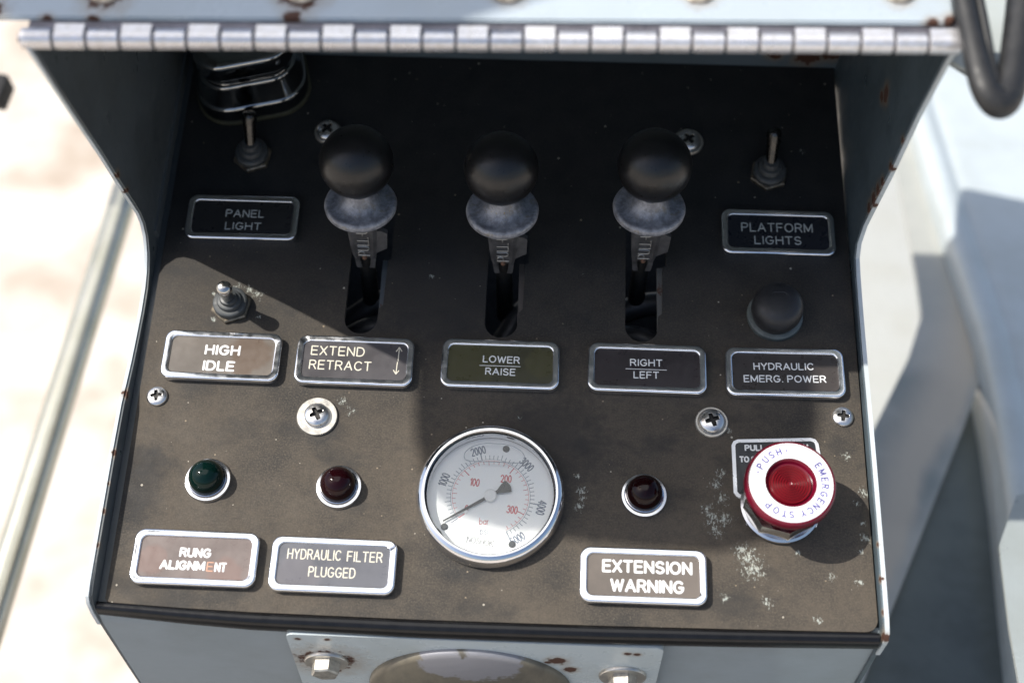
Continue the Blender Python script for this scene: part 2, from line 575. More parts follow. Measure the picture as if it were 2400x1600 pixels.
# left and right walls follow the stepped hood profile (y, z)
LP = [(30, 211), (37, 163), (46, 106), (49.5, 78), (53.6, 49), (55.6, 36), (55.2, 26), (52, 17), (45, 9), (36, 4), (26, 2), (12, 1.5), (-4, 2.5), (-20, 4), (-36, 6.5), (-47, 8.5), (-75, 9.5), (-120, 9.5), (-146, 9.5), (-151, 8.5), (-153.5, 5), (-154.5, 0), (-155.5, -4), (-157.5, -18), (-168.8, -112)]
RP = [(46, 211), (50.5, 192), (56, 143), (58.5, 91), (62.5, 48), (64, 30), (62, 14), (56, 7), (45, 5.5), (28, 5), (8, 5), (-10, 5.2), (-32, 6), (-66, 6.5), (-98, 6.5), (-130, 6), (-150, 5.5), (-155, 4.5), (-157.5, 1.5), (-158, -1), (-158.2, -4), (-159.5, -18), (-170, -112)]
BACK = [(417, -112), (417, 211)]
m_lw = painted('left_wall_enamel', (0.105, 0.12, 0.128), 0.36, grime=0.2, rust=[((-206, 50, 82), 5), ((-206, 52, 64), 4), ((-206, -40, 6), 5), ((-206, -75, 9), 4), ((-206, -92, 9), 2.5), ((-206, -107, 9), 3), ((-206, -125, 9), 3), ((-206, -158, 5), 4)])
m_rw = painted('right_wall_enamel', (0.080, 0.108, 0.128), 0.36, grime=0.2, rust=[((189, 100, 100), 9), ((189, 104, 92), 6), ((189, 120, 130), 6), ((189, 165, 70), 9), ((189, 150, 110), 4), ((189, 140, 128), 4), ((189, 170, 50), 7), ((189.5, 59, 95), 5), ((189.5, 61, 78), 5), ((189.5, 62, 68), 7), ((189.5, 63, 58), 8), ((189.5, 64, 48), 6), ((189.5, 58, 120), 4), ((190, -110, 6), 2.5), ((190, -128, 6), 3), ((190, -158, 3), 8), ((190, -145, 6), 3)])
bm = bmesh.new()
prism(bm, LP + BACK, 'x', -206.6, -204.6)
bmesh.ops.bevel(bm, geom=[e for e in bm.edges if abs(e.verts[0].co.x - e.verts[1].co.x) < .1 and e.calc_length() < 300], offset=0.6, segments=2, affect='EDGES')
box(bm, -204.6, -199.0, -156, 193, -6.5, -3.4)             # ledge the panel sheet is screwed to
prism(bm, [(-204.6, 1.5), (-204.6, 9), (-203.2, 9), (-203.2, 1.5)], 'y', 60, 193)
finish(bm, 'side_wall', m_lw, con, 30)
bm = bmesh.new()
prism(bm, RP + BACK, 'x', 188.7, 190.9)
bmesh.ops.bevel(bm, geom=[e for e in bm.edges if abs(e.verts[0].co.x - e.verts[1].co.x) < .1 and e.calc_length() < 300], offset=0.6, segments=2, affect='EDGES')
finish(bm, 'side_wall', m_rw, con, 30)
# pale painted outer skin and edge strip of the walls
bm = bmesh.new()
def strip(bm, prof, x0, x1, out=1.0):
    n = len(prof)
    lo, hi = [], []
    for i, (y, z) in enumerate(prof):
        a = Vector(prof[max(0, i - 1)]); b = Vector(prof[min(n - 1, i + 1)])
        t = (b - a).normalized()
        nn = Vector((t.y, -t.x))
        if nn.x > 0 and abs(t.y) > .5: nn = -nn
        if abs(t.y) <= .5 and nn.y < 0: nn = -nn
        lo.append((y + nn.x * .02, z + nn.y * .02)); hi.append((y + nn.x * out, z + nn.y * out))
    loops = [[(x0, *lo[i]), (x1, *lo[i]), (x1, *hi[i]), (x0, *hi[i])] for i in range(n)]
    loft(bm, loops)
strip(bm, LP[:-1], -207.6, -205.9, 0.9)
ES = painted('pale_edge_enamel', (0.52, 0.57, 0.60), 0.3, grime=0.1, rust=[((-206, 50, 82), 3), ((-206, 52, 64), 3), ((-206, -40, 7), 4), ((-206, -75, 9), 3), ((-206, -92, 9), 2), ((-206, -107, 9), 2.5), ((-206, -125, 9), 2.5), ((190, 58, 95), 4), ((190, 62, 55), 4), ((190, -110, 6), 1.8), ((190, -128, 6), 2.0), ((190, -157, 3), 5)])
finish(bm, 'wall_edge', ES, con, 40)
bm = bmesh.new()
strip(bm, RP[:-1], 189.6, 191.8, 0.9)
finish(bm, 'wall_edge', ES, con, 40)
# back wall and hood top
bm = bmesh.new()
box(bm, -204.6, 188.7, 192.6, 194.6, -20, 212)
finish(bm, 'back_wall', painted('back_wall_enamel', (0.11, 0.145, 0.17), 0.4, grime=0.25, rust=[((150, 192, 12), 9), ((170, 192, 10), 14), ((184, 192, 14), 12), ((135, 192, 18), 5)]), con, 30)
bm = bmesh.new()
top_pts = [(-226, 41.5), (186.5, 51.5), (187.5, 53), (189, 418), (-226, 418)]
prism(bm, top_pts, 'z', 213.2, 216.0)
bmesh.ops.bevel(bm, geom=list(bm.edges), offset=0.9, segments=3, affect='EDGES')
bolt_x = (-177, -92, -3, 79, 165)
hr = [((x, 57 + (x + 177) * .03, 216), 17 if i < 2 else 11) for i, x in enumerate(bolt_x)] + [((-224, 46, 216), 10), ((-200, 41, 216), 6), ((-180, 41.5, 216), 6), ((-95, 46, 216), 8), ((178, 51, 216), 6), ((186, 53, 216), 6)]
hood = finish(bm, 'hood_top', painted('hood_top_enamel', (0.385, 0.44, 0.485), 0.3, rust=hr, grime=0.06), con, 30)
def bolt_head(bm, r=6.2, h=4.2, flange=True):
    if flange:
        lathe(bm, [(r * 1.35, 0), (r * 1.35, 1.0), (r * 1.2, 1.4), (r * .8, 1.5)], 32)
    lp = [[(rr * math.cos(R(60 * i + 12)), rr * math.sin(R(60 * i + 12)), z) for i in range(6)] for rr, z in ((r, 1.2), (r, h - .6), (r * .9, h + .3), (r * .55, h + .5))]
    loft(bm, lp)
M_BOLT = simple('weathered_bolt', (0.36, 0.32, 0.27), 0.45, 0.8, vary=0.35, nscale=0.3, bump=0.3)
for x in bolt_x:
    bm = bmesh.new()
    bolt_head(bm, 5.4, 3.6)
    b = finish(bm, 'bolt', M_BOLT, hood, 30)
    b.location = Vector((x, 57.5 + (x + 177) * .032, 216.0)) * MM
# piano hinge along the front edge of the hood
hv0, hv1 = Vector((-210.5, 34.0, 212.0)), Vector((190.3, 44.3, 211.3))
bm = bmesh.new()
tube(bm, [hv0 - Vector((1, 0, 0)), hv1 + Vector((3.2, 0, 0))], 1.9, 16)
lf = [hv0 + Vector((3, 3.5, 2.6)), hv1 + Vector((-1, 3.5, 2.6))]
loft(bm, [[p, p + Vector((0, 7, -.6)), p + Vector((0, 7, -2.2)), p + Vector((0, 0.0, -2.4))] for p in lf])
hinge = finish(bm, 'hinge', simple('hinge_leaf_steel', (0.20, 0.19, 0.21), 0.4, 0.8), con, 40)
NK = 28
k = NT('hinge_knuckle_steel')
k.set(metal=0.7, color=k.mix(k.ramp(k.noise(0.4, 5), .3, .75), (0.74, 0.73, 0.75), (0.62, 0.60, 0.585)), rough=k.ramp(k.noise(0.08, 3), .3, .7, .26, .32))
M_KN = k.m
L = (hv1 - hv0)
for i in range(NK):
    a = hv0 + L * ((i + .045) / NK)
    b = hv0 + L * ((i + .955) / NK)
    up = i % 2 == 1
    bm = bmesh.new()
    ring = []
    for s in range(25):
        th = R(-100 + 300 * s / 24) if not up else R(-60 + 300 * s / 24)
        ring.append((math.cos(th), math.sin(th)))
    r = 4.5
    loops = []
    for c in (a, a + L.normalized() * .3, b - L.normalized() * .3, b):
        rr = r - (.3 if c in (a, b) else 0)
        loops.append([c + Vector((0, rr * math.cos(2 * math.pi * s / 28), rr * math.sin(2 * math.pi * s / 28))) for s in range(28)])
    loft(bm, loops)
    if up:      # knuckle rolled from the upper leaf: a tongue runs back to the hood plate
        loft(bm, [[c + Vector((0, -0.2, 4.48)), c + Vector((0, 4.6, 4.5)), c + Vector((0, 4.6, 2.9)), c + Vector((0, 1.5, 2.4))] for c in (a + L.normalized() * .2, b - L.normalized() * .2)])
    finish(bm, 'knuckle', M_KN, hinge, 40)
# face plate with three lever slots
SLOTS = (-84.4, -6.8, 70.7)
cu = D.curves.new('faceplate', 'CURVE')
cu.dimensions = '2D'
cu.fill_mode = 'BOTH'
cu.extrude = 1.6 * MM
def add_loop(pts):
    sp = cu.splines.new('POLY')
    sp.points.add(len(pts) - 1)
    for q, p in zip(sp.points, pts):
        q.co = (p[0] * MM, p[1] * MM, 0, 1)
    sp.use_cyclic_u = True
def corner(cx, cy, r, a0):
    return [(cx + r * math.cos(R(a0 + 15 * i)), cy + r * math.sin(R(a0 + 15 * i))) for i in range(7)]
add_loop([(187.7, 192.2), (-200.3, 192.2)] + [(-200.3, -149.5), (-199.4, -150.9), (-197, -151.6), (-160, -153.2), (-127, -154.1), (-40, -155.1), (48, -155.0), (120, -154.4)] + corner(181.2, -147.2, 6.5, 270))
for i, sx in enumerate(SLOTS):
    pts = [(sx + 9.1 * math.cos(R(180 + 15 * t)), 12.6 + 9.1 * math.sin(R(180 + 15 * t))) for t in range(13)]
    yo = (50, 50, 51)[i]
    pts += [(sx + 9.3, 19.5), (sx + 11.6, 21.5), (sx + 12.2, yo), (sx + 14.0, yo + 1), (sx + 14.2, 84)] + [(sx + 3 + 11.2 * math.cos(R(15 * t)), 84 + 9.2 * math.sin(R(15 * t))) for t in range(1, 12)] + [(sx - 8.6, 84)]
    add_loop(pts)
co = D.objects.new('tmp', cu)
COL.objects.link(co)
bpy.context.view_layer.update()
me = D.meshes.new_from_object(co.evaluated_get(bpy.context.evaluated_depsgraph_get()))
D.objects.remove(co)
for v in me.vertices:
    v.co.z -= 1.6 * MM
me.materials.clear()
me.materials.append(M_PANEL)
face = D.objects.new('faceplate', me)
COL.objects.link(face)
face.parent = con
# second steel sheet under the face, seen as a pale edge in the slots
for i, sx in enumerate(SLOTS):
    bm = bmesh.new()
    box(bm, sx + 8.9, sx + 16, 12, 52, -6.0, -3.3, .3)
    finish(bm, 'slot_edge', painted('slot_edge_paint%d' % i, ((.07, .085, .10), (.085, .075, .07), (.12, .12, .115))[i], .4, chips=.10, grime=.3), con, 30)
# front wall, floor pan and rubber edge trim
bm = bmesh.new()
prism(bm, [(-152.0, -3), (-155, -5), (-157.8, -18), (-168.9, -110), (-166.9, -110), (-155.8, -18), (-150, -4)], 'x', -204.6, 188.7)
finish(bm, 'front_wall', painted('front_wall_enamel', (0.29, 0.33, 0.355), 0.16, grime=0.12, rust=[((100, -161, -18), 5), ((150, -161, -15), 6), ((175, -160, -12), 4)]), con, 50)
bm = bmesh.new()
box(bm, -204.6, 188.7, -170, 192.6, -113, -111)
finish(bm, 'floor_pan', M_DARK, con, 0)
bm = bmesh.new()
pr = [(-153.9, -1.6), (-154.6, .6), (-156.6, 1.6), (-159.4, 1.2), (-161.8, -.6), (-163.0, -3.5), (-163.4, -7), (-163.2, -10.5), (-162.0, -12.6), (-160.2, -12.0), (-158, -6), (-154.6, -4)]
def lin(tab, x):
    for (x0, v0), (x1, v1) in zip(tab, tab[1:]):
        if x <= x1:
            return v0 + (v1 - v0) * max(0, (x - x0)) / (x1 - x0)
    return tab[-1][1]
TB = [(-204, -151.0), (-160, -153.1), (-127, -154.1), (-40, -155.1), (48, -155.0), (120, -154.5), (188, -153.6)]
TK = [(-204, .58), (-127, .76), (-40, .80), (48, .80), (188, .70)]
def trim_loop(x):
    b, k_ = lin(TB, x), lin(TK, x)
    return [(x, b + (y + 153.9) * k_, z * k_) for y, z in pr]
loft(bm, [trim_loop(-203.9 + 391.8 * t / 40) for t in range(41)])
finish(bm, 'edge_trim', M_TRIM, con, 60)

# ---- screws in the panel (parts of the console)
def screw_head(r, h):
    bm = bmesh.new()
    def smoothstep(a, b, t):
        t = max(0, min(1, (t - a) / (b - a)))
        return t * t * (3 - 2 * t)
    NR, NA = 40, 96
    lw, ln = r * .125, r * .56
    def top(x, y):
        d = math.hypot(x, y) / r
        z = h * .28 + h * .72 * math.sqrt(max(0, 1 - d ** 2.4))
        m_ = 0
        for u, v in ((x, y), (y, x)):
            wv = lw * (1.0 + .5 * max(0, 1 - abs(u) / ln))
            m_ = max(m_, (1 - smoothstep(wv - .12, wv + .12, abs(v))) * (1 - smoothstep(ln - .5, ln, abs(u))))
        m_ = max(m_, 1 - smoothstep(r * .2, r * .27, math.hypot(x, y)))
        return z - m_ * (h * .55) * (1 - .25 * d)
    rings = [[bm.verts.new((0, 0, top(0, 0)))]]
    for a in range(1, NR + 1):
        rr = r * a / NR
        rings.append([bm.verts.new((rr * math.cos(2 * math.pi * b / NA), rr * math.sin(2 * math.pi * b / NA), top(rr * math.cos(2 * math.pi * b / NA), rr * math.sin(2 * math.pi * b / NA)))) for b in range(NA)])
    rings.append([bm.verts.new((r * math.cos(2 * math.pi * b / NA), r * math.sin(2 * math.pi * b / NA), -.2)) for b in range(NA)])
    for p, q in zip(rings, rings[1:]):
        for b in range(NA):
            c = (b + 1) % NA
            bm.faces.new((p[0], q[b], q[c]) if len(p) == 1 else (p[b], p[c], q[c], q[b]))
    o = finish(bm, 'screw', M_STEEL, con, 45)
    o.data.materials.append(simple('cross_recess_dark', (.03, .028, .026), .6, .3))  # darker colour for the faces of the cross recess
    for p in o.data.polygons:
        c = p.center / MM
        if p.normal.z > -.5 and math.hypot(c.x, c.y) < r * .98 and c.z < h * .28 + h * .72 * math.sqrt(max(0, 1 - (math.hypot(c.x, c.y) / r) ** 2.4)) - h * .10:
            p.material_index = 1
    return o
def washer(r, ri, t, cup=False):
    bm = bmesh.new()
    if cup:
        prof = [(r, 0), (r, .9), (r - .5, 1.5), (r - 1.3, 1.5), (r - 1.9, .8), (ri, .8), (ri, 0)]
    else:
        prof = [(r, 0), (r, t * .7), (r - .4, t), (ri + .3, t), (ri, t * .8), (ri, 0)]
    lathe(bm, prof + [prof[0]], 48, cap=False)
    return bm
s_small = screw_head(5.7, 2.9)
s_big = screw_head(6.9, 4.2)
def put_screw(src, x, y, z, ang, first=False):
    o = src if first else src.copy()
    if not first:
        COL.objects.link(o)
        o.parent = con
    o.location = Vector((x, y, z)) * MM
    o.rotation_euler = (0, 0, R(ang))
    return o
put_screw(s_small, -190.3, -38.2, 0, 8, True)
put_screw(s_small, 177.5, -37.8, 0, -8)
BIG = [(-102.8, -47.2, 1.7, 28, 11.0, False), (107.6, -43.4, 1.0, 20, 8.9, True), (-114.0, 135.2, 1.7, 50, 8.0, False), (98.6, 135.2, 1.0, 35, 8.9, True)]
for i, (x, y, z, a, wr, cup) in enumerate(BIG):
    s = put_screw(s_big, x, y, z, a, i == 0)
    wo = finish(washer(wr, 4.0, 1.6, cup), 'washer', M_WASHER, s, 40)
    wo.location = (0, 0, -(z - .05) * MM)

# ================================================================== nameplates
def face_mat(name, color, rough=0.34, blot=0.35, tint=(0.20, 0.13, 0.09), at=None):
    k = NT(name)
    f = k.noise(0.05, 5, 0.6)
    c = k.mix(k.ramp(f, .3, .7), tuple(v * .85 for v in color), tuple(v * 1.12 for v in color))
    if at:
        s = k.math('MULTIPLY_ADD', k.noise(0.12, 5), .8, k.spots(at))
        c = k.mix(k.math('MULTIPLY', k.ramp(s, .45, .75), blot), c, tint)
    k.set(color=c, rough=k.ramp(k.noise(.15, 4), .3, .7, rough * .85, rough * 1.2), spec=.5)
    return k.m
PLW, PLH = 64.0, 28.9
def nameplate(x, y, rot, label, fmat, lines, w_=PLW, h_=PLH, bez=M_BEZEL, dents=()):
    t = thing('nameplate', label, 'nameplate', x, y, 0.02, Matrix.Rotation(rot, 4, 'Z'), 'chrome framed nameplates on the control panel')
    bm = bmesh.new()
    specs = [(w_ - .4, h_ - .4, 5.2, 0), (w_, h_, 5.4, .4), (w_, h_, 5.4, 4.2)]
    for a in (20, 40, 60, 80, 90):
        c = 1.1 * (1 - math.cos(R(a)))
        specs.append((w_ - 2 * c, h_ - 2 * c, 5.4 - c, 4.2 + 1.1 * math.sin(R(a))))
    iw, ih = w_ - 7.4, h_ - 7.4
    for a in (0, 25, 50, 75, 90):
        c = .7 * math.sin(R(a))
        specs.append((iw + 1.4 - 2 * c, ih + 1.4 - 2 * c, 3.9 - c, 5.3 - .7 * (1 - math.cos(R(a)))))
    specs.append((iw, ih, 3.3, 3.4))
    loft(bm, rr_loops(specs), True, False)
    if dents:
        for v in bm.verts:
            for dx, dy, dr, dd in dents:
                q = (v.co.x - dx) ** 2 + (v.co.y - dy) ** 2
                if q < dr * dr and v.co.z > 3:
                    v.co.z -= dd * (1 - q / dr / dr)
    finish(bm, 'bezel', bez, t, 50)
    bm = bmesh.new()
    loft(bm, rr_loops([(iw + .4, ih + .4, 3.4, 3.0), (iw + .4, ih + .4, 3.4, 4.25)]))
    fp = finish(bm, 'face', fmat, t, 30)
    for kind, args, mat in lines:
        bm = bmesh.new()
        if kind == 'text':
            for a in args:
                line_of_text(bm, *a)
            nm = 'lettering'
        elif kind == 'bar':
            for a in args:
                box(bm, *a)
            nm = 'printed_line'
        else:
            for p in args:
                strokes(bm, [p[0]], p[1], lambda q: (q[0], q[1], 4.27))
            nm = 'printed_arrow'
        finish(bm, nm, mat, fp, 30)
    return t
Z = 4.27
def tx(s, x, y, wd, h, r, rot=0.0):
    return (s, x, y, wd, h, r, Z, rot)
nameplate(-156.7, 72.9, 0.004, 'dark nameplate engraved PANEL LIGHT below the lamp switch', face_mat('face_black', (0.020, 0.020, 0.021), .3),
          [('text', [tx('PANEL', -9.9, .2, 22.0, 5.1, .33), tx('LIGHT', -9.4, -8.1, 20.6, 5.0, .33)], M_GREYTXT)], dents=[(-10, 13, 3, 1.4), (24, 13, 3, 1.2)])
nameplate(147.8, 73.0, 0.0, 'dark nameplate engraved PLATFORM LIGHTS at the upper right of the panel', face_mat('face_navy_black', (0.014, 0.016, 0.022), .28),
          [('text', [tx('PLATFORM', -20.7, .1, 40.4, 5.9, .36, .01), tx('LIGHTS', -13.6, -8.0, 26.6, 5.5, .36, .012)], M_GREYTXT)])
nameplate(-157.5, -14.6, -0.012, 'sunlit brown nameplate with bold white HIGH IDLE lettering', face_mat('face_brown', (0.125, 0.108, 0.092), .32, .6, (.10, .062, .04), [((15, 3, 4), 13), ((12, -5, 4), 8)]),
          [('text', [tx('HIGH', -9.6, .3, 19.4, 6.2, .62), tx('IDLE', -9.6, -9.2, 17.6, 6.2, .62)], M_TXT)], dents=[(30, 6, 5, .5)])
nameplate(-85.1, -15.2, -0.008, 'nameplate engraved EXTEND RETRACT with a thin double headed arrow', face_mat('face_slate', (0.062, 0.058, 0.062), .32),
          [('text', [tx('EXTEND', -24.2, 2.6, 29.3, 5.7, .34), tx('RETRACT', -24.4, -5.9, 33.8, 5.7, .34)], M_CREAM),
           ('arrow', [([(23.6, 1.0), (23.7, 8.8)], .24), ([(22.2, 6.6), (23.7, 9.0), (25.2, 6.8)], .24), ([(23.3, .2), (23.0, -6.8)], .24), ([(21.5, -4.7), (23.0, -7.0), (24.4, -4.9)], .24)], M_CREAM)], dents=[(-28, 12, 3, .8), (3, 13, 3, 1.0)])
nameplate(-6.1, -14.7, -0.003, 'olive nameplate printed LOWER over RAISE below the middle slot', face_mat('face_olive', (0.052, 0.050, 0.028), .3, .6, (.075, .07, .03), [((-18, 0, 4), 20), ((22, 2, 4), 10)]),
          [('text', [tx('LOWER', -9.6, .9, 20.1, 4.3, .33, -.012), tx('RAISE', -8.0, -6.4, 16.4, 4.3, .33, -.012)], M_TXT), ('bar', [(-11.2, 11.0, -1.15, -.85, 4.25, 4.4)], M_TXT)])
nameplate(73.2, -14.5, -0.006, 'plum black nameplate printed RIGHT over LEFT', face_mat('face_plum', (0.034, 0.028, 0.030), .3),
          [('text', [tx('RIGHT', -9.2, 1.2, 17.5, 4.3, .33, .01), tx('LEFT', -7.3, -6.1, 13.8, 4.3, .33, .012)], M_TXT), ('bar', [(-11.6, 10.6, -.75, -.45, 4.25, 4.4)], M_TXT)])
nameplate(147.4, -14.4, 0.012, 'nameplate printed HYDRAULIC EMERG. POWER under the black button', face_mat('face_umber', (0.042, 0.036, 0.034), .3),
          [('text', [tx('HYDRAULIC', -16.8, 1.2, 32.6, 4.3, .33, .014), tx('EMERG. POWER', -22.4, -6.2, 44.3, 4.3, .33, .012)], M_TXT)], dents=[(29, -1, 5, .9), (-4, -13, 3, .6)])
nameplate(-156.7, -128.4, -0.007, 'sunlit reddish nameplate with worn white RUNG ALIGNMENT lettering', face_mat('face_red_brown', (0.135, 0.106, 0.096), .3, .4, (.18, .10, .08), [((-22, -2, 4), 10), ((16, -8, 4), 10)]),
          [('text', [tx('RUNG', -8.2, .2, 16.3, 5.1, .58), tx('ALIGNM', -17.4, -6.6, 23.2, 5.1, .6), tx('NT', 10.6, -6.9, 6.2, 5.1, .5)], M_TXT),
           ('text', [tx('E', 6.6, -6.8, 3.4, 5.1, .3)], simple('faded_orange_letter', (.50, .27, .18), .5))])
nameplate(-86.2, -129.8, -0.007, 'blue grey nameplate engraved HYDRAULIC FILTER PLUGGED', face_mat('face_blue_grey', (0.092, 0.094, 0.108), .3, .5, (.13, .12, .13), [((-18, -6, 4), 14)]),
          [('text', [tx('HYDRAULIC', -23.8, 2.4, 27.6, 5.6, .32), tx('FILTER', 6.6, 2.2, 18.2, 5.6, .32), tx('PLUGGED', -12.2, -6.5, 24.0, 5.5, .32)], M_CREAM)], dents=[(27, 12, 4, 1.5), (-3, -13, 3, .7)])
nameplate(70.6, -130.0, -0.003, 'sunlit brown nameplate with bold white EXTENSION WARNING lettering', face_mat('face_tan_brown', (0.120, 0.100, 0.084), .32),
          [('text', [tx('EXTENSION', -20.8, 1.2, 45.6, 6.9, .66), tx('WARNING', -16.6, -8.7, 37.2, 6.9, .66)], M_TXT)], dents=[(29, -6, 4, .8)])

# ================================================================== pilot lamps
def lens_mat(name, color):
    k = NT(name)
    k.set(color=tuple(c * .45 for c in color), rough=.05, spec=.24)
    k.b.inputs['Subsurface Weight'].default_value = 0.0
    return k.m
def pilot(x, y, label, mat):
    t = thing('pilot_lamp', label, 'indicator lamp', x, y, 0.02, group='indicator lamps above the lower nameplates')
    bm = bmesh.new()
    prof = [(12.1, 0), (12.1, 1.2), (11.6, 2.0), (10.4, 2.2), (9.9, 3.2), (9.5, 3.4), (9.3, 2.2), (9.3, .4), (12.1, 0)]
    lathe(bm, prof, 56, cap=False)
    finish(bm, 'bezel', M_CHROME, t, 35)
    bm = bmesh.new()
    lathe(bm, [(9.2, .5), (9.3, 5.0)] + [(9.3 * math.cos(R(a)), 5.0 + 9.8 * math.sin(R(a))) for a in range(8, 90, 6)] + [(0, 14.8)], 48)
    finish(bm, 'lens', mat, t, 60)
    return t
pilot(-156.4, -85.2, 'dark green domed pilot lamp in a chrome ring', lens_mat('green_lens', (0.003, 0.022, 0.018)))
pilot(-87.6, -86.7, 'dark red domed pilot lamp left of the pressure gauge', lens_mat('red_lens', (0.022, 0.003, 0.005)))
pilot(71.4, -86.0, 'dark red domed pilot lamp right of the pressure gauge', lens_mat('red_lens_dull', (0.019, 0.003, 0.004)))

# ================================================================== pressure gauge
def gauge():
    t = thing('pressure_gauge', 'round chrome rimmed pressure gauge with white dial and black needle', 'gauge', -8.3, -89.5, 0.02, Matrix.Rotation(R(-.6), 4, 'Z') @ Matrix.Diagonal((1.04, 1.04, .86, 1)))
    bm = bmesh.new()
    prof = [(36.8, 0), (37.2, 1.5), (37.2, 4.5), (36.9, 7.0), (36.2, 9.2), (35.0, 11.0), (33.6, 11.8), (32.6, 11.6), (32.0, 10.6), (31.6, 8.6), (31.2, 7.6), (31.2, 3.0), (36.8, 0)]
    lathe(bm, prof, 96, cap=False)
    finish(bm, 'bezel', chrome('polished_rim', (.74, .74, .76), .09, .15), t, 35)
    bm = bmesh.new()
    lathe(bm, [(31.3, 1.0), (31.3, 2.0), (0, 2.0)], 80)
    k = NT('white_dial')
    k.set(color=k.mix(k.ramp(k.noise(.08, 4), .3, .7), (.86, .88, .90), (.90, .90, .90)), rough=.45)
    dial = finish(bm, 'dial', k.m, t, 30)
    ZD = 2.03
    blk = simple('gauge_black_ink', (.11, .14, .20), .5)
    red = simple('gauge_red_ink', (.55, .10, .11), .5)
    ang = lambda v: 217.8 - 56.3 * v / 1000.0
    def pol(r, a):
        return (r * math.cos(R(a)), r * math.sin(R(a)))
    # psi scale
    bm = bmesh.new()
    P = [[pol(19.9, ang(v)) for v in range(0, 5001, 50)]]
    strokes(bm, P, .10, lambda q: (q[0], q[1], ZD))
    for v in range(0, 5001, 100):
        ln = 3.9 if v % 1000 == 0 else 2.9 if v % 500 == 0 else 2.1
        strokes(bm, [[pol(19.9, ang(v)), pol(19.9 + ln, ang(v))]], .24 if v % 1000 == 0 else .15, lambda q: (q[0], q[1], ZD))
    finish(bm, 'pressure_scale', blk, dial, 30)
    bm = bmesh.new()
    P = [[pol(19.1, ang(v)) for v in range(0, 5001, 50)]]
    strokes(bm, P, .09, lambda q: (q[0], q[1], ZD))
    for b in range(0, 341, 10):
        v = b * 14.5
        ln = 3.4 if b % 100 == 0 else 2.3 if b % 50 == 0 else 1.6
        strokes(bm, [[pol(19.1, ang(v)), pol(19.1 - ln, ang(v))]], .24 if b % 100 == 0 else .14, lambda q: (q[0], q[1], ZD))
    finish(bm, 'bar_scale', red, dial, 30)
    def word(bm, s, cx, cy, rot, h, r, z=ZD, gap=.2, cond=.85):
        polys, wt = text_polys(s, gap)
        c, sn = math.cos(R(rot)), math.sin(R(rot))
        def fn(p):
            u, v = (p[0] - wt / 2) * h * cond, (p[1] - .5) * h
            return (cx + c * u - sn * v, cy + sn * u + c * v, z)
        strokes(bm, polys, r, fn)
    bm = bmesh.new()
    for v, ra in ((1000, 25.0), (2000, 25.2), (3000, 25.0), (4000, 26.0), (5000, 25.8)):
        a = ang(v) + (0, 0, 2, -3, -3, 8)[v // 1000]
        x, y = pol(ra, a)
        word(bm, str(v), x, y, a - 90 if v < 4500 else a + 90, 3.9, .30, cond=.74)
    word(bm, 'psi', -2.2, -18.0, 2, 3.6, .16)
    finish(bm, 'numerals', blk, dial, 30)
    bm = bmesh.new()
    for s, x, y in (('100', -8.2, 7.2), ('200', 7.4, 9.8), ('300', 11.2, -6.4), ('0', -11.6, -6.9)):
        word(bm, s, x, y, -6 if s != '200' else 0, 3.7, .29, cond=.76)
    word(bm, 'bar', -2.4, -13.0, 2, 3.4, .15)
    finish(bm, 'bar_numerals', red, dial, 30)
    bm = bmesh.new()
    word(bm, 'NOSHOK', -3.8, -23.5, -8, 2.9, .17, gap=.2, cond=.9)
    c, sn = math.cos(R(-8)), math.sin(R(-8))
    fr = [(-6.6, -2.1), (6.6, -2.1), (6.6, 2.1), (-6.6, 2.1), (-6.6, -2.1)]
    strokes(bm, [fr], .1, lambda q: (-3.8 + c * q[0] - sn * q[1], -23.5 + sn * q[0] + c * q[1], ZD))
    finish(bm, 'maker_mark', simple('gauge_grey_ink', (.10, .11, .12), .5), dial, 30)
    for a, rr in ((75.5, 26.6), (217.5, 27.6), (-64, 27.2)):
        x, y = pol(rr, a)
        bm = bmesh.new()
        lathe(bm, [(1.75, 2.0), (1.75, 2.7), (1.4, 3.0), (0, 3.0)], 20, Matrix.Translation((x, y, 0)))
        finish(bm, 'dial_screw', simple('dark_screw', (.03, .035, .04), .5), t, 30)
    # needle
    bm = bmesh.new()
    nd = [(-5, -.75), (-27.0, -.35), (-27.0, .35), (-5, .75), (4.4, .9), (7.0, 2.2), (10.2, 3.4), (11.0, 1.7), (11.3, 0), (11.0, -1.7), (10.2, -3.4), (7.0, -2.2), (4.4, -.9)]
    prism(bm, nd, 'z', 3.6, 4.0)
    bmesh.ops.rotate(bm, verts=bm.verts, cent=(0, 0, 0), matrix=Matrix.Rotation(R(32.2), 3, 'Z'))
    n = finish(bm, 'needle', simple('needle_black', (.02, .022, .024), .4), t, 0)
    bm = bmesh.new()
    lathe(bm, [(3.2, 3.4), (3.2, 4.6), (2.7, 5.1), (0, 5.2)], 28)
    finish(bm, 'hub', simple('hub_aluminium', (.8, .8, .8), .4, .0, vary=.05), n, 30)
    x, y = pol(14.6, 215.5)
    bm = bmesh.new()
    lathe(bm, [(1.15, 2.0), (1.15, 3.2), (.8, 3.6), (0, 3.6)], 20, Matrix.Translation((x, y, 0)))
    finish(bm, 'stop_pin', simple('hub_aluminium', (.8, .8, .8), .4), t, 30)
    # air bubble outline in the glycerine filling
    bm = bmesh.new()
    lp = []
    for i in range(64):
        a = 2 * math.pi * i / 64
        u, v = math.cos(a), math.sin(a)
        lp.append((15.2 * math.copysign(abs(u) ** .75, u) + 1.0, 21.2 + (4.6 if v > 0 else 5.4) * math.copysign(abs(v) ** .8, v) - .012 * (15 * u) ** 2 + 1.6, 5.6))
    tube(bm, lp + [lp[0]], .22, 8, cap=False)
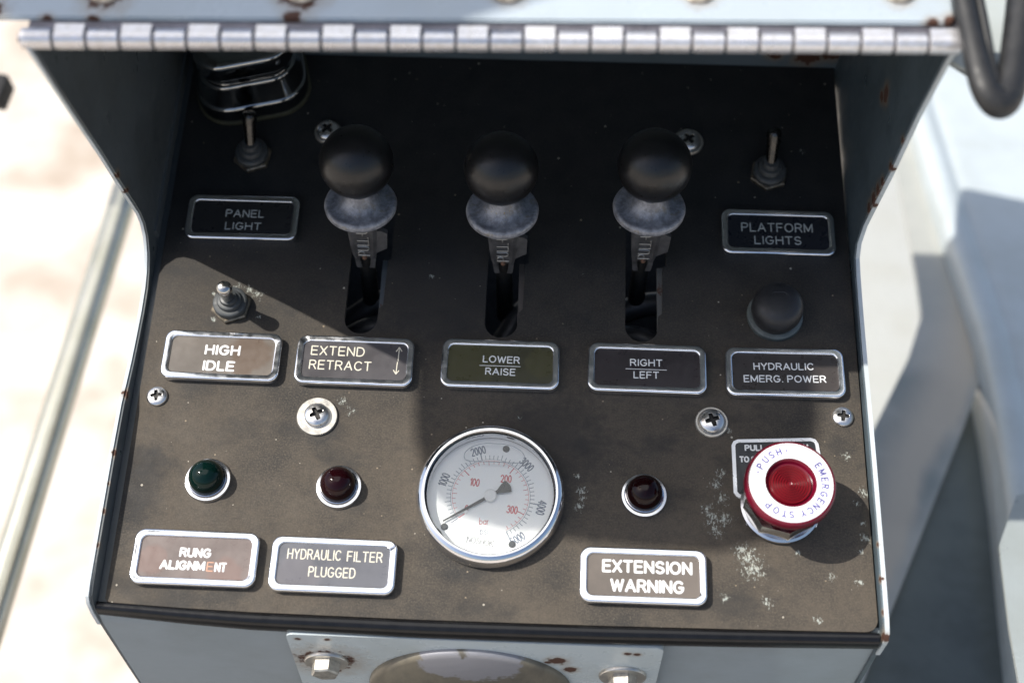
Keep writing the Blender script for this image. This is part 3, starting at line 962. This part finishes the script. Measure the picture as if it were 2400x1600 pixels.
    finish(bm, 'air_bubble', simple('bubble_edge', (.30, .34, .40), .15, vary=.05), t, 60)
    # window: thin clear pane
    bm = bmesh.new()
    lathe(bm, [(31.4, 8.2), (31.4, 9.2), (0, 9.2)], 80, cap=False)
    lathe(bm, [(31.4, 8.2), (0, 8.2)], 80, cap=False)
    bmesh.ops.remove_doubles(bm, verts=bm.verts, dist=1e-4)
    k = NT('clear_window')
    tr = k.n('ShaderNodeBsdfTransparent')
    tr.inputs[0].default_value = (.97, .975, .97, 1)
    gl = k.n('ShaderNodeBsdfGlossy')
    gl.inputs['Roughness'].default_value = .03
    fr = k.n('ShaderNodeFresnel')
    fr.inputs['IOR'].default_value = 1.45
    mx = k.n('ShaderNodeMixShader')
    k.l(fr.outputs[0], mx.inputs[0]); k.l(tr.outputs[0], mx.inputs[1]); k.l(gl.outputs[0], mx.inputs[2])
    k.l(mx.outputs[0], k.t.nodes['Material Output'].inputs['Surface'])
    finish(bm, 'window', k.m, t, 30)
gauge()

# ================================================================== emergency stop
def estop():
    # legend plate lies on the panel, held by the nut
    bm = bmesh.new()
    out = [(118.0, -82.6), (117.8, -56.0), (118.8, -53.9), (121.0, -52.8), (159.6, -50.6), (162.2, -51.4), (163.6, -53.6), (164.6, -62.0), (166.0, -84.0), (163.2, -87.0), (160, -100), (124, -100), (122.6, -92.0), (122.0, -86.2), (119.4, -84.6)]
    cx, cy = 141.5, -77.0
    bm2 = bmesh.new()
    prism(bm2, [(x - cx, y - cy) for x, y in out], 'z', 0.02, 1.0)
    t = finish(bm2, 'legend_plate', simple('bare_aluminium_legend', (.80, .81, .83), .32, .5, vary=.06), None, 30)
    place(t, cx, cy, 0)
    tag(t, 'black legend plate with white border reading PULL and PUSH, behind the red button', 'legend plate')
    def inset(pts, d):
        n = len(pts)
        res = []
        for i in range(n):
            a, b, c = Vector(pts[i - 1]), Vector(pts[i]), Vector(pts[(i + 1) % n])
            n1 = Vector(((b - a).y, -(b - a).x)).normalized(); n2 = Vector(((c - b).y, -(c - b).x)).normalized()
            bis = (n1 + n2).normalized()
            res.append(b + bis * d / max(.35, bis.dot(n1)))
        return [(p.x, p.y) for p in res]
    ins = inset(out, 1.9)
    bm = bmesh.new()
    prism(bm, [(x - cx, y - cy) for x, y in ins], 'z', 0.5, 1.12)
    f = finish(bm, 'face', simple('legend_black', (.018, .02, .024), .35), t, 30)
    bm = bmesh.new()
    for a in (('PULL', 124.6 - cx, -59.3 - cy, 10.8, 3.6, .42), ('PUSH', 147.8 - cx, -58.2 - cy, 10.4, 3.6, .42), ('TO S', 121.6 - cx, -65.9 - cy, 8.6, 3.6, .42)):
        line_of_text(bm, *a, 1.14, .03)
    finish(bm, 'lettering', M_TXT, f, 30)
    t = thing('emergency_stop_button', 'red mushroom emergency stop button with a white lettered ring', 'push button', 141.6, -89.2, 1.0)
    bm = bmesh.new()
    lathe(bm, [(20.4, 0), (20.8, 1.0), (20.6, 2.2), (19.4, 3.0), (12, 3.0)], 64)
    loft(bm, [[(rr * math.cos(R(45 * i + 8)), rr * math.sin(R(45 * i + 8)), z) for i in range(8)] for rr, z in ((19.8, 2.8), (19.9, 7.6), (18.6, 10.2), (12.5, 10.6))])
    lathe(bm, [(11.8, 10), (11.8, 14), (11.2, 14.8), (9, 14.8)], 48)
    lathe(bm, [(8.4, 14), (8.4, 25)], 40)
    finish(bm, 'mounting_nut', chrome('nut_chrome', (.66, .66, .66), .2, .3), t, 30)
    k = NT('red_button_plastic')
    k.set(color=k.mix(k.ramp(k.noise(.1, 4), .3, .7), (.10, .0016, .012), (.13, .0025, .016)), rough=.22, spec=.35)
    bm = bmesh.new()
    ZT = 34.0
    lathe(bm, [(9.0, 24.0), (14, 24.2), (19.0, 25.2), (21.9, 27.0), (22.9, 29.2), (22.8, 31.4), (22.4, 32.9), (21.8, 33.8), (21.1, ZT), (12.9, ZT), (12.4, ZT - .4), (11.2, ZT - 2.8), (10.3, ZT - 3.2), (9.6, ZT - 3.2)], 96)
    cap = finish(bm, 'button_cap', k.m, t, 30)
    bm = bmesh.new()
    prof = [(20.9, ZT + .02), (20.8, ZT + .32), (12.9, ZT + .32), (12.8, ZT + .02), (20.9, ZT + .02)]
    lathe(bm, prof, 96, cap=False)
    ring = finish(bm, 'legend_ring', simple('white_ring', (.82, .81, .82), .35, vary=.03), cap, 30)
    blue = simple('violet_print', (.075, .07, .26), .5)
    bm = bmesh.new()
    ch = [('*', 163), ('P', 151.5), ('U', 136.5), ('S', 122.5), ('H', 108.5), ('*', 95), ('E', 34), ('M', 20.5), ('E', 7), ('R', -5.5), ('G', -20), ('E', -33.5), ('N', -46), ('C', -59), ('Y', -72), ('S', -92), ('T', -104), ('O', -118.5), ('P', -134)]
    for c, a in ch:
        polys, wt = text_polys(c)
        h = 3.15
        ca, sa = math.cos(R(a)), math.sin(R(a))
        def fn(p):
            u, v = (p[0] - wt / 2) * h * 1.02, 15.3 + p[1] * h
            # tangential direction (clockwise) and outward
            return (ca * v + sa * u, sa * v - ca * u, ZT + .34)
        strokes(bm, polys, .37 if c != '*' else .5, fn, .5)
    finish(bm, 'lettering', blue, ring, 30)
    # recessed ribbed lens
    k = NT('red_lens_plastic')
    k.set(color=(.14, .005, .010), rough=.18, spec=.8)
    bm = bmesh.new()
    prof = [(10.6, ZT - 2.6), (10.2, ZT - 1.6)]
    for i in range(7):
        r0 = 9.4 - i * 1.3
        prof += [(r0, ZT - 2.3 - .03 * i), (max(.25, r0 - .65), ZT - 1.45 - .03 * i)]
    lathe(bm, prof + [(0, ZT - 2.3)], 72, cap=False)
    finish(bm, 'lens', k.m, cap, 60)
estop()

# ================================================================== toggle switches
def toggle(x, y, label, vec, length=21.0, metal=None):
    t = thing('toggle_switch', label, 'switch', x, y, 0.02, group='toggle switches')
    bm = bmesh.new()
    loft(bm, [[(rr * math.cos(R(60 * i + 20)), rr * math.sin(R(60 * i + 20)), z) for i in range(6)] for rr, z in ((11.4, 0), (11.4, 1.9), (10.6, 2.5))])
    finish(bm, 'hex_nut', simple('brassy_nut', (.20, .17, .13), .45, .8, vary=.4, nscale=.2), t, 30)
    bm = bmesh.new()
    tilt = Vector(vec).normalized()
    prof = [(9.2, 2.2), (9.6, 3.0), (9.6, 5.2), (9.2, 6.2), (8.4, 6.7), (6.9, 6.8), (6.8, 8.2), (6.4, 9.0), (5.6, 9.4), (4.9, 9.5), (4.8, 11.0), (4.4, 11.8), (3.4, 12.2)]
    lathe(bm, prof, 40)
    for v in bm.verts:
        f = max(0, v.co.z - 5) / 7
        v.co.x += tilt.x * f * 3.2
        v.co.y += tilt.y * f * 3.2
    finish(bm, 'boot', M_BOOT, t, 28)
    bm = bmesh.new()
    q = Vector((0, 0, 1)).rotation_difference(tilt).to_matrix().to_4x4()
    base = Vector((tilt.x * 2.4, tilt.y * 2.4, 9.5))
    prof = [(3.1, 0), (3.3, length * .3), (3.8, length * .62), (4.2, length * .78), (4.25, length * .86), (3.7, length * .94), (2.4, length * .99), (0, length)]
    lathe(bm, prof, 32, Matrix.Translation(base) @ q)
    finish(bm, 'bat_handle', metal or chrome('tarnished_nickel_shaded', (.075, .073, .070), .24, .1), t, 60)  # default metal: tarnished, darkened further to put shade into the colour
    return t
toggle(-156.6, 117.0, 'unlit toggle switch with bare metal bat, under the chrome panel lamp', (.02, .60, .8))
toggle(144.8, 114.2, 'toggle switch above the PLATFORM LIGHTS nameplate', (.02, .66, .8))
toggle(-156.9, 18.0, 'sunlit toggle switch with a rusty nut above the HIGH IDLE plate', (.08, -.20, 1), 23.0, chrome('nickel_sunlit', (.5, .49, .47), .2, .1))  # brighter copy of the bat metal for the one in the sun

# ================================================================== black rubber push button
t = thing('push_button', 'black rubber capped push button above the HYDRAULIC EMERG. POWER plate', 'push button', 144.0, 21.5, .02)
bm = bmesh.new()
lathe(bm, [(15.3, 0), (15.5, .8), (15.2, 2.6), (14.2, 3.2), (11, 3.2)], 56)
finish(bm, 'base_ring', simple('grey_base_ring', (.10, .115, .11), .5, vary=.2), t, 40)
bm = bmesh.new()
prof = [(12.6, 2.8), (13.0, 5), (13.9, 8), (14.0, 11.5), (13.5, 14.5), (12.2, 17.0), (10.0, 18.6), (7.0, 19.4), (3, 19.8), (0, 19.9)]
lathe(bm, prof, 56)
capb = finish(bm, 'button_cap', simple('black_cap_rubber', (.020, .020, .022), .48, vary=.15, bump=.06), t, 60)
bm = bmesh.new()
strokes(bm, [[(x, y) for x, y in rrect(8.0, 7.0, 1.5, 4)] + [rrect(8.0, 7.0, 1.5, 4)[0]], [(-2.2, -2), (-2.2, 2)], [(-.4, -2), (-.4, 2), (2.4, -2), (2.4, 2)], [(-2.6, -5), (2.6, -5)]], .35, lambda p: (p[0], p[1] + 1.5, 19.55), .6)
finish(bm, 'embossed_mark', simple('black_cap_rubber', (.02, .02, .02)), capb, 60)

# ================================================================== control levers
lever_lab = ('left black ball lever, beside the EXTEND RETRACT slot end', 'middle black ball lever above the LOWER RAISE nameplate', 'right black ball lever above the RIGHT LEFT nameplate')
lever_lab = ('black ball lever over the slot of the EXTEND RETRACT plate', lever_lab[1], lever_lab[2])
def lever(i):
    x = SLOTS[i]
    ball = Vector(((-82.9, 62.9, 80), (-7.6, 61.2, 80), (71.6, 65.6, 80))[i])
    foot = Vector((x + (0.4, 0.4, -.4)[i], 44.0 + (0, -1, 3)[i], -14))
    t = thing('control_lever', lever_lab[i], 'lever', foot.x, foot.y, foot.z, group='ball topped control levers')
    ax = (ball - foot)
    Ln = ax.length
    q = Vector((0, 0, 1)).rotation_difference(ax.normalized()).to_matrix().to_4x4()
    # keep the lever's flat front facing the operator
    bm = bmesh.new()
    r = 19.3
    lathe(bm, [(5.6, Ln - 25), (6.2, Ln - 20.5), (6.8, Ln - 18.2)] + [(r * math.sin(R(a)), Ln - r * math.cos(R(a))) for a in range(22, 180, 6)] + [(0, Ln + r)], 64, q)
    finish(bm, 'knob', M_BALL, t, 70)
    bm = bmesh.new()
    zc = Ln - 36.5
    prof = [(7.5, zc - 9), (9.0, zc - 5), (13.5, zc - 1.5), (17.6, zc + 1.2), (19.2, zc + 3.0), (19.5, zc + 5.0), (18.9, zc + 6.6), (17.6, zc + 7.2), (15.5, zc + 6.6), (12.6, zc + 6.8), (10.2, zc + 8.6), (8.2, zc + 11.6), (7.0, zc + 15.5), (6.0, zc + 16)]
    lathe(bm, prof, 64, q)
    col = finish(bm, 'collar', M_ZINC, t, 45)
    if i == 1:
        bm = bmesh.new()
        for kk in range(40):
            a = random.uniform(200, 340); rr = random.uniform(7.2, 8.6)
            p = q @ Vector((rr * math.cos(R(a)), rr * math.sin(R(a)), zc + 12 - (rr - 7.4) * 2.0))
            bmesh.ops.create_icosphere(bm, subdivisions=1, radius=random.uniform(.4, .8), matrix=Matrix.Translation(p))
        finish(bm, 'corrosion_crust', simple('yellow_crust', (.30, .22, .10), .8, vary=.3), col, 60)
    # stem: cast channel with raised rims, ending in a fork
    bm = bmesh.new()
    def sec(wd, dp, z, rim):
        w2 = wd / 2
        return [q @ Vector(p) for p in ((-w2, dp / 2, z), (-w2, -dp / 2, z), (-w2 + rim, -dp / 2 - .9, z), (-w2 + 2.2 * rim, -dp / 2 + .2, z), (w2 - 2.2 * rim, -dp / 2 + .2, z), (w2 - rim, -dp / 2 - .9, z), (w2, -dp / 2, z), (w2, dp / 2, z))]
    loft(bm, [sec(11.5, 8, 25, 1.5), sec(13.0, 8.6, 28, 1.6), sec(14.2, 9.4, 34, 1.8), sec(16.0, 10, zc - 10, 1.9), sec(17.6, 10, zc - 3, 1.9)])
    st = finish(bm, 'stem', M_STEM, t, 35)
    for s in (-1, 1):
        bm = bmesh.new()
        loft(bm, [[q @ Vector((s * xx + dx, dy, z)) for dx, dy in ((-1.4, -3.5), (1.4, -3.5), (1.4, 3.5), (-1.4, 3.5))] for xx, z in ((4.6, 27), (4.3, 22), (3.8, 17.5), (3.4, 16))])
        finish(bm, 'fork_prong', M_STEM, st, 30)
    bm = bmesh.new()
    tube(bm, [q @ Vector((0, 1.5, 26)), q @ Vector((0, 2.5, 8)), q @ Vector((0, 3, -30))], [4.2, 4.6, 5.0], 20)
    finish(bm, 'pivot_rod', simple('dark_rod', (.012, .012, .012), .6, .3), t, 60)  # one near-black colour over the whole rod
    bm = bmesh.new()
    polys, wt = text_polys('PULL-UP', .24)
    def fn(p):
        u = p[0] / wt * 25.0 + 20.5
        v = (p[1] - .5) * 6.0
        dp = 9.6
        return q @ Vector((-v, -dp / 2 - .25, u + 8))
    strokes(bm, polys, .42, fn, .7)
    finish(bm, 'raised_lettering', simple('worn_letter_metal', (.34, .34, .33), .4, .8), st, 30)
    # latch tab beside the stem
    bm = bmesh.new()
    x0 = 6.5
    tab = [(x0 - 1, 29), (x0 + 4.6, 33), (x0 + 6.4, 34), (x0 + 7.0, 46), (x0 + 4.0, 48), (x0 - 1, 48)]
    va = [q @ Vector((px, -4.6, pz)) for px, pz in tab]
    vb = [q @ Vector((px, -1.6, pz)) for px, pz in tab]
    loft(bm, [va, vb])
    finish(bm, 'latch_tab', M_STEM, t, 30)
    bm = bmesh.new()
    lathe(bm, [(1.3, 0), (1.3, 2.0), (.9, 2.6), (0, 2.6)], 16, q @ Matrix.Translation((0, -3.6, 26.5)) @ Matrix.Rotation(R(90), 4, 'X'))
    finish(bm, 'latch_pin', simple('rusty_pin', (.16, .09, .06), .6, .4), t, 40)
    return t
for i in range(3):
    lever(i)
# hoses lying in the dark under the slots
HOSE_LAB = ('black rubber hose glimpsed low in the EXTEND RETRACT lever slot', 'second black rubber hose, crossing just above it in that same EXTEND RETRACT slot', 'black rubber hose curving up inside the middle lever slot', 'black rubber hose crossing low inside the RIGHT LEFT lever slot', 'upper black rubber hose crossing inside the RIGHT LEFT lever slot')
HOSE = ([(-130, 10, -45), (-100, 18, -40), (-82, 24, -34), (-60, 26, -36), (-40, 16, -44)], [(-130, 30, -50), (-100, 34, -46), (-80, 43, -38), (-58, 46, -36), (-44, 40, -46)],
        [(-40, -10, -60), (-20, 5, -52), (-6, 24, -44), (6, 42, -40), (24, 52, -48)], [(40, 22, -40), (60, 24, -36), (76, 21, -34), (96, 12, -40), (116, 0, -50)], [(40, 32, -46), (58, 40, -40), (78, 46, -36), (100, 46, -38), (120, 38, -48)])
for lab, pts in zip(HOSE_LAB, HOSE):
    bm = bmesh.new()
    c = Vector(pts[2])
    tube(bm, [p - c for p in smooth_path(pts, 8)], 7.0, 16)
    o = finish(bm, 'hydraulic_hose', simple('hose_rubber', (.03, .032, .035), .45, vary=.2), None, 60)
    place(o, *c)
    tag(o, lab, 'hose', 'hoses under the lever slots')

# ================================================================== chrome panel lamp under the hood
t = thing('panel_lamp', 'stepped chrome lamp housing in the shaded top left corner under the hood', 'lamp', -163.5, 172.5, .02, Matrix.Rotation(R(15), 4, 'Z'))
W0, H0 = 68.0, 62.0
bm = bmesh.new()
loft(bm, rr_loops([(W0, H0, 21, 0), (W0, H0, 21, 1.8), (W0 - 1, H0 - 1, 20.5, 2.2)]))
finish(bm, 'gasket', simple('olive_gasket', (.055, .055, .032), .6), t, 40)
bm = bmesh.new()
sp = [(W0 - 2, H0 - 2, 20, 2.0), (W0 - 2, H0 - 2, 20, 10.5), (W0 - 2.5, H0 - 2.5, 20, 12.0), (W0 - 3.6, H0 - 3.6, 19.6, 12.9), (W0 - 5.2, H0 - 5.2, 19, 13.4),
      (W0 - 9, H0 - 9, 17, 20), (W0 - 11, H0 - 11, 16, 26), (W0 - 11.6, H0 - 11.6, 16, 28), (W0 - 12.8, H0 - 12.8, 15.5, 28.6), (W0 - 15, H0 - 15, 15, 28.8), (W0 - 16, H0 - 16, 15, 30), (W0 - 16, H0 - 16, 15, 35)]
loft(bm, rr_loops(sp))
lampm = chrome('dull_chrome_housing', (.33, .34, .34), .12, .35)
lb = finish(bm, 'housing', lampm, t, 40)
bm = bmesh.new()
sp = [(W0 - 16, H0 - 16, 15, 34.5), (W0 - 12, H0 - 12, 15, 34.8), (W0 - 11, H0 - 11, 15.5, 36), (W0 - 11, H0 - 11, 15.5, 45), (W0 - 11.6, H0 - 11.6, 15, 46.6), (W0 - 13, H0 - 13, 14.5, 47.6), (W0 - 16, H0 - 16, 14, 48.2), (W0 - 24, H0 - 24, 11, 48.4), (W0 - 25, H0 - 25, 10.5, 47.6)]
loft(bm, rr_loops(sp))
finish(bm, 'hooded_cover', lampm, t, 40)

# ================================================================== mounting bracket below the panel
fn_ = Vector((0, -.992, .122)); fu = Vector((0, .122, .992))
def FP(x, s, d=0.0):                       # front wall frame: x, s up the wall from the lip, d out of the wall
    return Vector((x, -158.0, 0)) + fu * s + fn_ * d
t = thing('bracket_plate', 'pale blue painted bracket plate with chipped rusty paint bolted under the panel lip', 'bracket', 0, 0, 0)
bm = bmesh.new()
pts = rrect(190.5, 100, 4, 5, -13.4, -58.2)
loft(bm, [[FP(x, s + (x + 13) * -.012, d) for x, s in pts] for d in (.4, 3.6, 4.2)])
for v in bm.verts:
    pass
bp = finish(bm, 'plate', painted('bracket_enamel', (.47, .53, .555), .26, grime=.1, rust=[(tuple(FP(29, -31, 4)), 9), (tuple(FP(24, -34, 4)), 4), (tuple(FP(36, -43, 4)), 7), (tuple(FP(64, -18, 4)), 4), (tuple(FP(69, -18.5, 4)), 4), (tuple(FP(-103, -13, 4)), 3), (tuple(FP(-88, -12.5, 4)), 3), (tuple(FP(-91.5, -42, 4)), 27)]), t, 30)
for bx, bs, washer_r in ((-91.5, -41.5, 11.5), (63.5, -48, 12.5)):
    bm = bmesh.new()
    Mb = Matrix.Translation(FP(bx, bs, 4.2)) @ Vector((0, 0, 1)).rotation_difference(fn_).to_matrix().to_4x4()
    bolt_head(bm, 7.6, 8.0, False)
    bm.transform(Mb)
    b = finish(bm, 'bolt', simple('bracket_bolt_steel', (.36, .345, .31), .42, .7, vary=.3, nscale=.2), t, 30)
    bm = washer(washer_r, 4, 1.8)
    bm.transform(Mb)
    finish(bm, 'washer', M_WASHER, b, 40)
# round worn steel cap on the bracket
bm = bmesh.new()
Mb = Matrix.Translation(FP(-17, -73.5, 4.0)) @ Vector((0, 0, 1)).rotation_difference(fn_).to_matrix().to_4x4()
lathe(bm, [(54.5, 0), (54.5, 2), (53.5, 3.2), (51, 4.0), (44, 5.6), (30, 7.5), (0, 9)], 96, Mb)
k = NT('worn_bare_steel')
f = k.noise(.05, 5, .6, stretch=(1, .3, .5))
pat = k.ramp(k.math('MULTIPLY_ADD', k.noise(.25, 6), .7, k.spots([(tuple(FP(-30, -30, 6)), 16), (tuple(FP(-4, -28, 6)), 20), (tuple(FP(-14, -34, 6)), 16)])), .5, .66)
c = k.mix(k.ramp(f, .35, .65), (.19, .17, .13), (.12, .11, .09))
c = k.mix(pat, c, (.25, .25, .27))
k.set(color=c, metal=.3, rough=k.ramp(f, .3, .7, .42, .6))
k.bump(k.noise(.3, 4), .2, .0004)
cp = finish(bm, 'round_cap', k.m, t, 40)

# ================================================================== left background
Pa, Pb = Vector((-323.7, 475.1, -330.2)), Vector((-380.8, -172.8, -297.6))
pm = (Pa + Pb) / 2
bm = bmesh.new()
tube(bm, [Pa - pm, (Pa - pm) * .5, Vector((0, 0, 0)), (Pb - pm) * .5, Pb - pm], 11.6, 32)
k = NT('pale_painted_rail')
k.set(color=k.mix(k.ramp(k.noise(.03, 4), .3, .7), (.47, .46, .38), (.54, .53, .46)), rough=.2, metal=.75)
o = finish(bm, 'handrail', k.m, None, 60)
place(o, *pm)
tag(o, 'out of focus pale metal handrail running down the left background', 'handrail')
bm = bmesh.new()
box(bm, -22, 5, -11, 11, -9, 9, 1)
o = finish(bm, 'black_bracket', simple('matt_black_paint', (.012, .012, .013), .7), None, 30)
o2 = place(o, -409.0, 303.0, -201.0, Matrix.Rotation(R(-8), 4, 'Z'))
tag(o, 'small black block poking in from the left edge of the picture', 'bracket')

# ================================================================== right background: vehicle body (level frame, mm)
k = NT('body_enamel')
n1 = k.noise(.02, 6, .65)
n2 = k.noise(.012, 5, .6, stretch=(1.6, .35, 1))
c = k.mix(k.ramp(n1, .3, .7), (.33, .34, .32), (.38, .38, .355))
refl_dark = k.spots([((318, 222, -260), 48), ((300, 178, -260), 46), ((288, 140, -260), 44), ((276, 112, -260), 30)])  # dark reflections and shade painted into the deck colour as patches
c = k.mix(k.math('MULTIPLY', k.ramp(k.math('MULTIPLY_ADD', n1, .7, refl_dark), .35, .95), .72), c, (.15, .18, .18))
# tan reflection painted into the colour as a band along the fold
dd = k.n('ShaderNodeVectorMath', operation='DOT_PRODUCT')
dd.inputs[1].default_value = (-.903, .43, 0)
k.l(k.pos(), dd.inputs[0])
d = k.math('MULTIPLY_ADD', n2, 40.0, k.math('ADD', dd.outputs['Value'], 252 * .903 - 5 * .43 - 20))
refl_tan = k.math('MULTIPLY', k.ramp(d, 0, 14), k.ramp(d, 22, 60, 1, 0))
c = k.mix(k.math('MULTIPLY', refl_tan, .8), c, (.46, .41, .34))
sp = k.ramp(k.noise(.16, 5, .7), .70, .73)
c = k.mix(sp, c, (.05, .035, .025))
k.set(color=c, rough=k.ramp(n1, .3, .7, .10, .22))
BODY = k.m
BODYW = painted('fender_enamel', (.43, .48, .51), .2, grime=.12, chips=.0)
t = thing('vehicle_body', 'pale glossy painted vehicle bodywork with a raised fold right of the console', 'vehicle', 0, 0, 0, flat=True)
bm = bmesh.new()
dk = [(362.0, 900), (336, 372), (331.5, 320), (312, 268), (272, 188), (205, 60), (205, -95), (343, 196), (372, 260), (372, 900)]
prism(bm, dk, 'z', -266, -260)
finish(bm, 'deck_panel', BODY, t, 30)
bm = bmesh.new()
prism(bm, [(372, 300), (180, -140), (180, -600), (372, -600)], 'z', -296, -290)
finish(bm, 'lower_panel', painted('lower_panel_dark_refl', (.115, .135, .135), .16, grime=.3, chips=.0), t, 30)  # dark reflection of this face put into its paint colour
bm = bmesh.new()
pr = [(0, -296), (.4, -246), (1.6, -240), (4.5, -236.4), (9, -235), (15, -235.4), (19, -237.2), (22, -239.4), (25, -239.6), (28, -238.2), (33, -237.4), (400, -237), (400, -296)]
FE = [(-700, 300), (-100, 324), (53, 343.8), (129, 354.4), (200, 361.5), (281, 366), (400, 363.5), (1400, 360)]
loft(bm, [[(lin(FE, y) + x, y, z) for x, z in pr] for y in (-700, -300, -100, 53, 90, 129, 165, 200, 240, 281, 340, 400, 900, 1400)])
finish(bm, 'fender', BODYW, t, 50)
bm = bmesh.new()
prism(bm, [(150, 330), (1900, 330), (1900, 2600), (150, 2600)], 'z', -812, -800)
finish(bm, 'lower_deck', painted('deck_white_enamel', (.43, .44, .425), .3, grime=.06), t, 30)
bm = bmesh.new()
prism(bm, [(299, -10), (318, 30), (420, 60), (420, -400), (268, -400), (292, -70)], 'z', -151, -148)
finish(bm, 'step_plate', painted('step_enamel', (.30, .33, .33), .3, grime=.1), t, 30)

bm = bmesh.new()
box(bm, -600, 900, -1600, 300, -12, 0, 2)  # dark plate added out of view to cut light bounced from below
k = NT('dark_blocker_plate')
k.set(color=k.mix(k.ramp(k.noise(.01, 5), .3, .7), (.035, .036, .036), (.065, .062, .058)), rough=.7)
k.bump(k.noise(.06, 2), .5, .002)
o = finish(bm, 'bounce_blocker', k.m, None, 30)
o.location = (0, 0, -.98)
tag(o, 'unseen dark platform plate, added to cut bounced light, below and in front of the console', 'platform')

# grey gusset at the right end of the hinge and the hanging strap
bm = bmesh.new()
gp = [(191.9, 57.5), (201.9, 51.4), (207.5, 45.0), (214.0, 39.0), (222, 41), (228, 47), (246, 130), (191.9, 130)]
prism(bm, [(x - 210, y - 80) for x, y in gp], 'z', -4, 0)
bmesh.ops.bevel(bm, geom=list(bm.edges), offset=.8, segments=2, affect='EDGES')
o = finish(bm, 'gusset_plate', painted('gusset_enamel', (.42, .46, .46), .35, grime=.15), None, 30)
place(o, 210, 80, 185)
tag(o, 'grey green gusset plate behind the black strap at the upper right', 'plate')
strap = [(190.5, 68, 220), (191.5, 51, 220), (192.6, 34, 220), (194.4, 19, 219), (197.8, 12.5, 217), (202.2, 11.5, 215), (206.2, 17.0, 214), (210.2, 30, 214), (214.8, 50, 214), (219.5, 74, 214), (227, 120, 212)]
c = Vector((203, 30, 216))
bm = bmesh.new()
sp = smooth_path([Vector(p) - c for p in strap], 8)
n = len(sp)
tube(bm, sp, [4.6 + 2.6 * min(1, max(0, (i / n - .12) * 2.2)) for i in range(n)], 20, .9)
tube(bm, [Vector((197.6, 66, 219)) - c, Vector((198.4, 50, 219)) - c, Vector((199.4, 32, 218)) - c, Vector((200.8, 20, 217)) - c], 2.2, 12)
o = finish(bm, 'rubber_strap', simple('strap_rubber', (.016, .016, .0165), .5, vary=.2, bump=.1), None, 60)
place(o, *c)
tag(o, 'thick black rubber strap hanging in a loop at the right end of the hinge', 'strap')

# ================================================================== added unseen blocker, cut to the outline of the shadow on the panel
sh = [(-51.6, 2), (-52, -20), (-51.5, -38), (-50, -56), (-44, -78), (-36, -92), (-22, -102), (-3, -107.5), (31, -110), (70, -113), (107, -114.5), (122, -110), (132, -99), (137, -86), (140, -70), (147, -54), (153, -42), (155, -20), (156, -4)]
ZC = 700.0
pp = [(x - .73 * ZC, y + .22 * ZC) for x, y in sh] + [(-388, 150), (-391, 180), (-405, 205), (-590, 205), (-590, 154)]
cx, cy = -480.0, 130.0
t = thing('shadow_blocker', 'unseen grey shadow blocker, added to shade the panel, on an arm beside the hood, above the left edge', 'lamp', cx, cy, ZC)
bm = bmesh.new()
loft(bm, [[((x - cx) * f, (y - cy) * f, z) for x, y in pp] for f, z in ((1.0, 0), (1.0, 3), (.97, 12), (.85, 40), (.5, 52))])
finish(bm, 'blocker_shape', M_HOOD, t, 40)
bm = bmesh.new()
tube(bm, [Vector((0, 20, 50)), Vector((-20, 60, 140)), Vector((-60, 420, 850)), Vector((-60, 2500, 1250)), Vector((0, 3300, 1100)), Vector((0, 3800, -2900))], 14, 20)
finish(bm, 'blocker_arm', M_HOOD, t, 60)
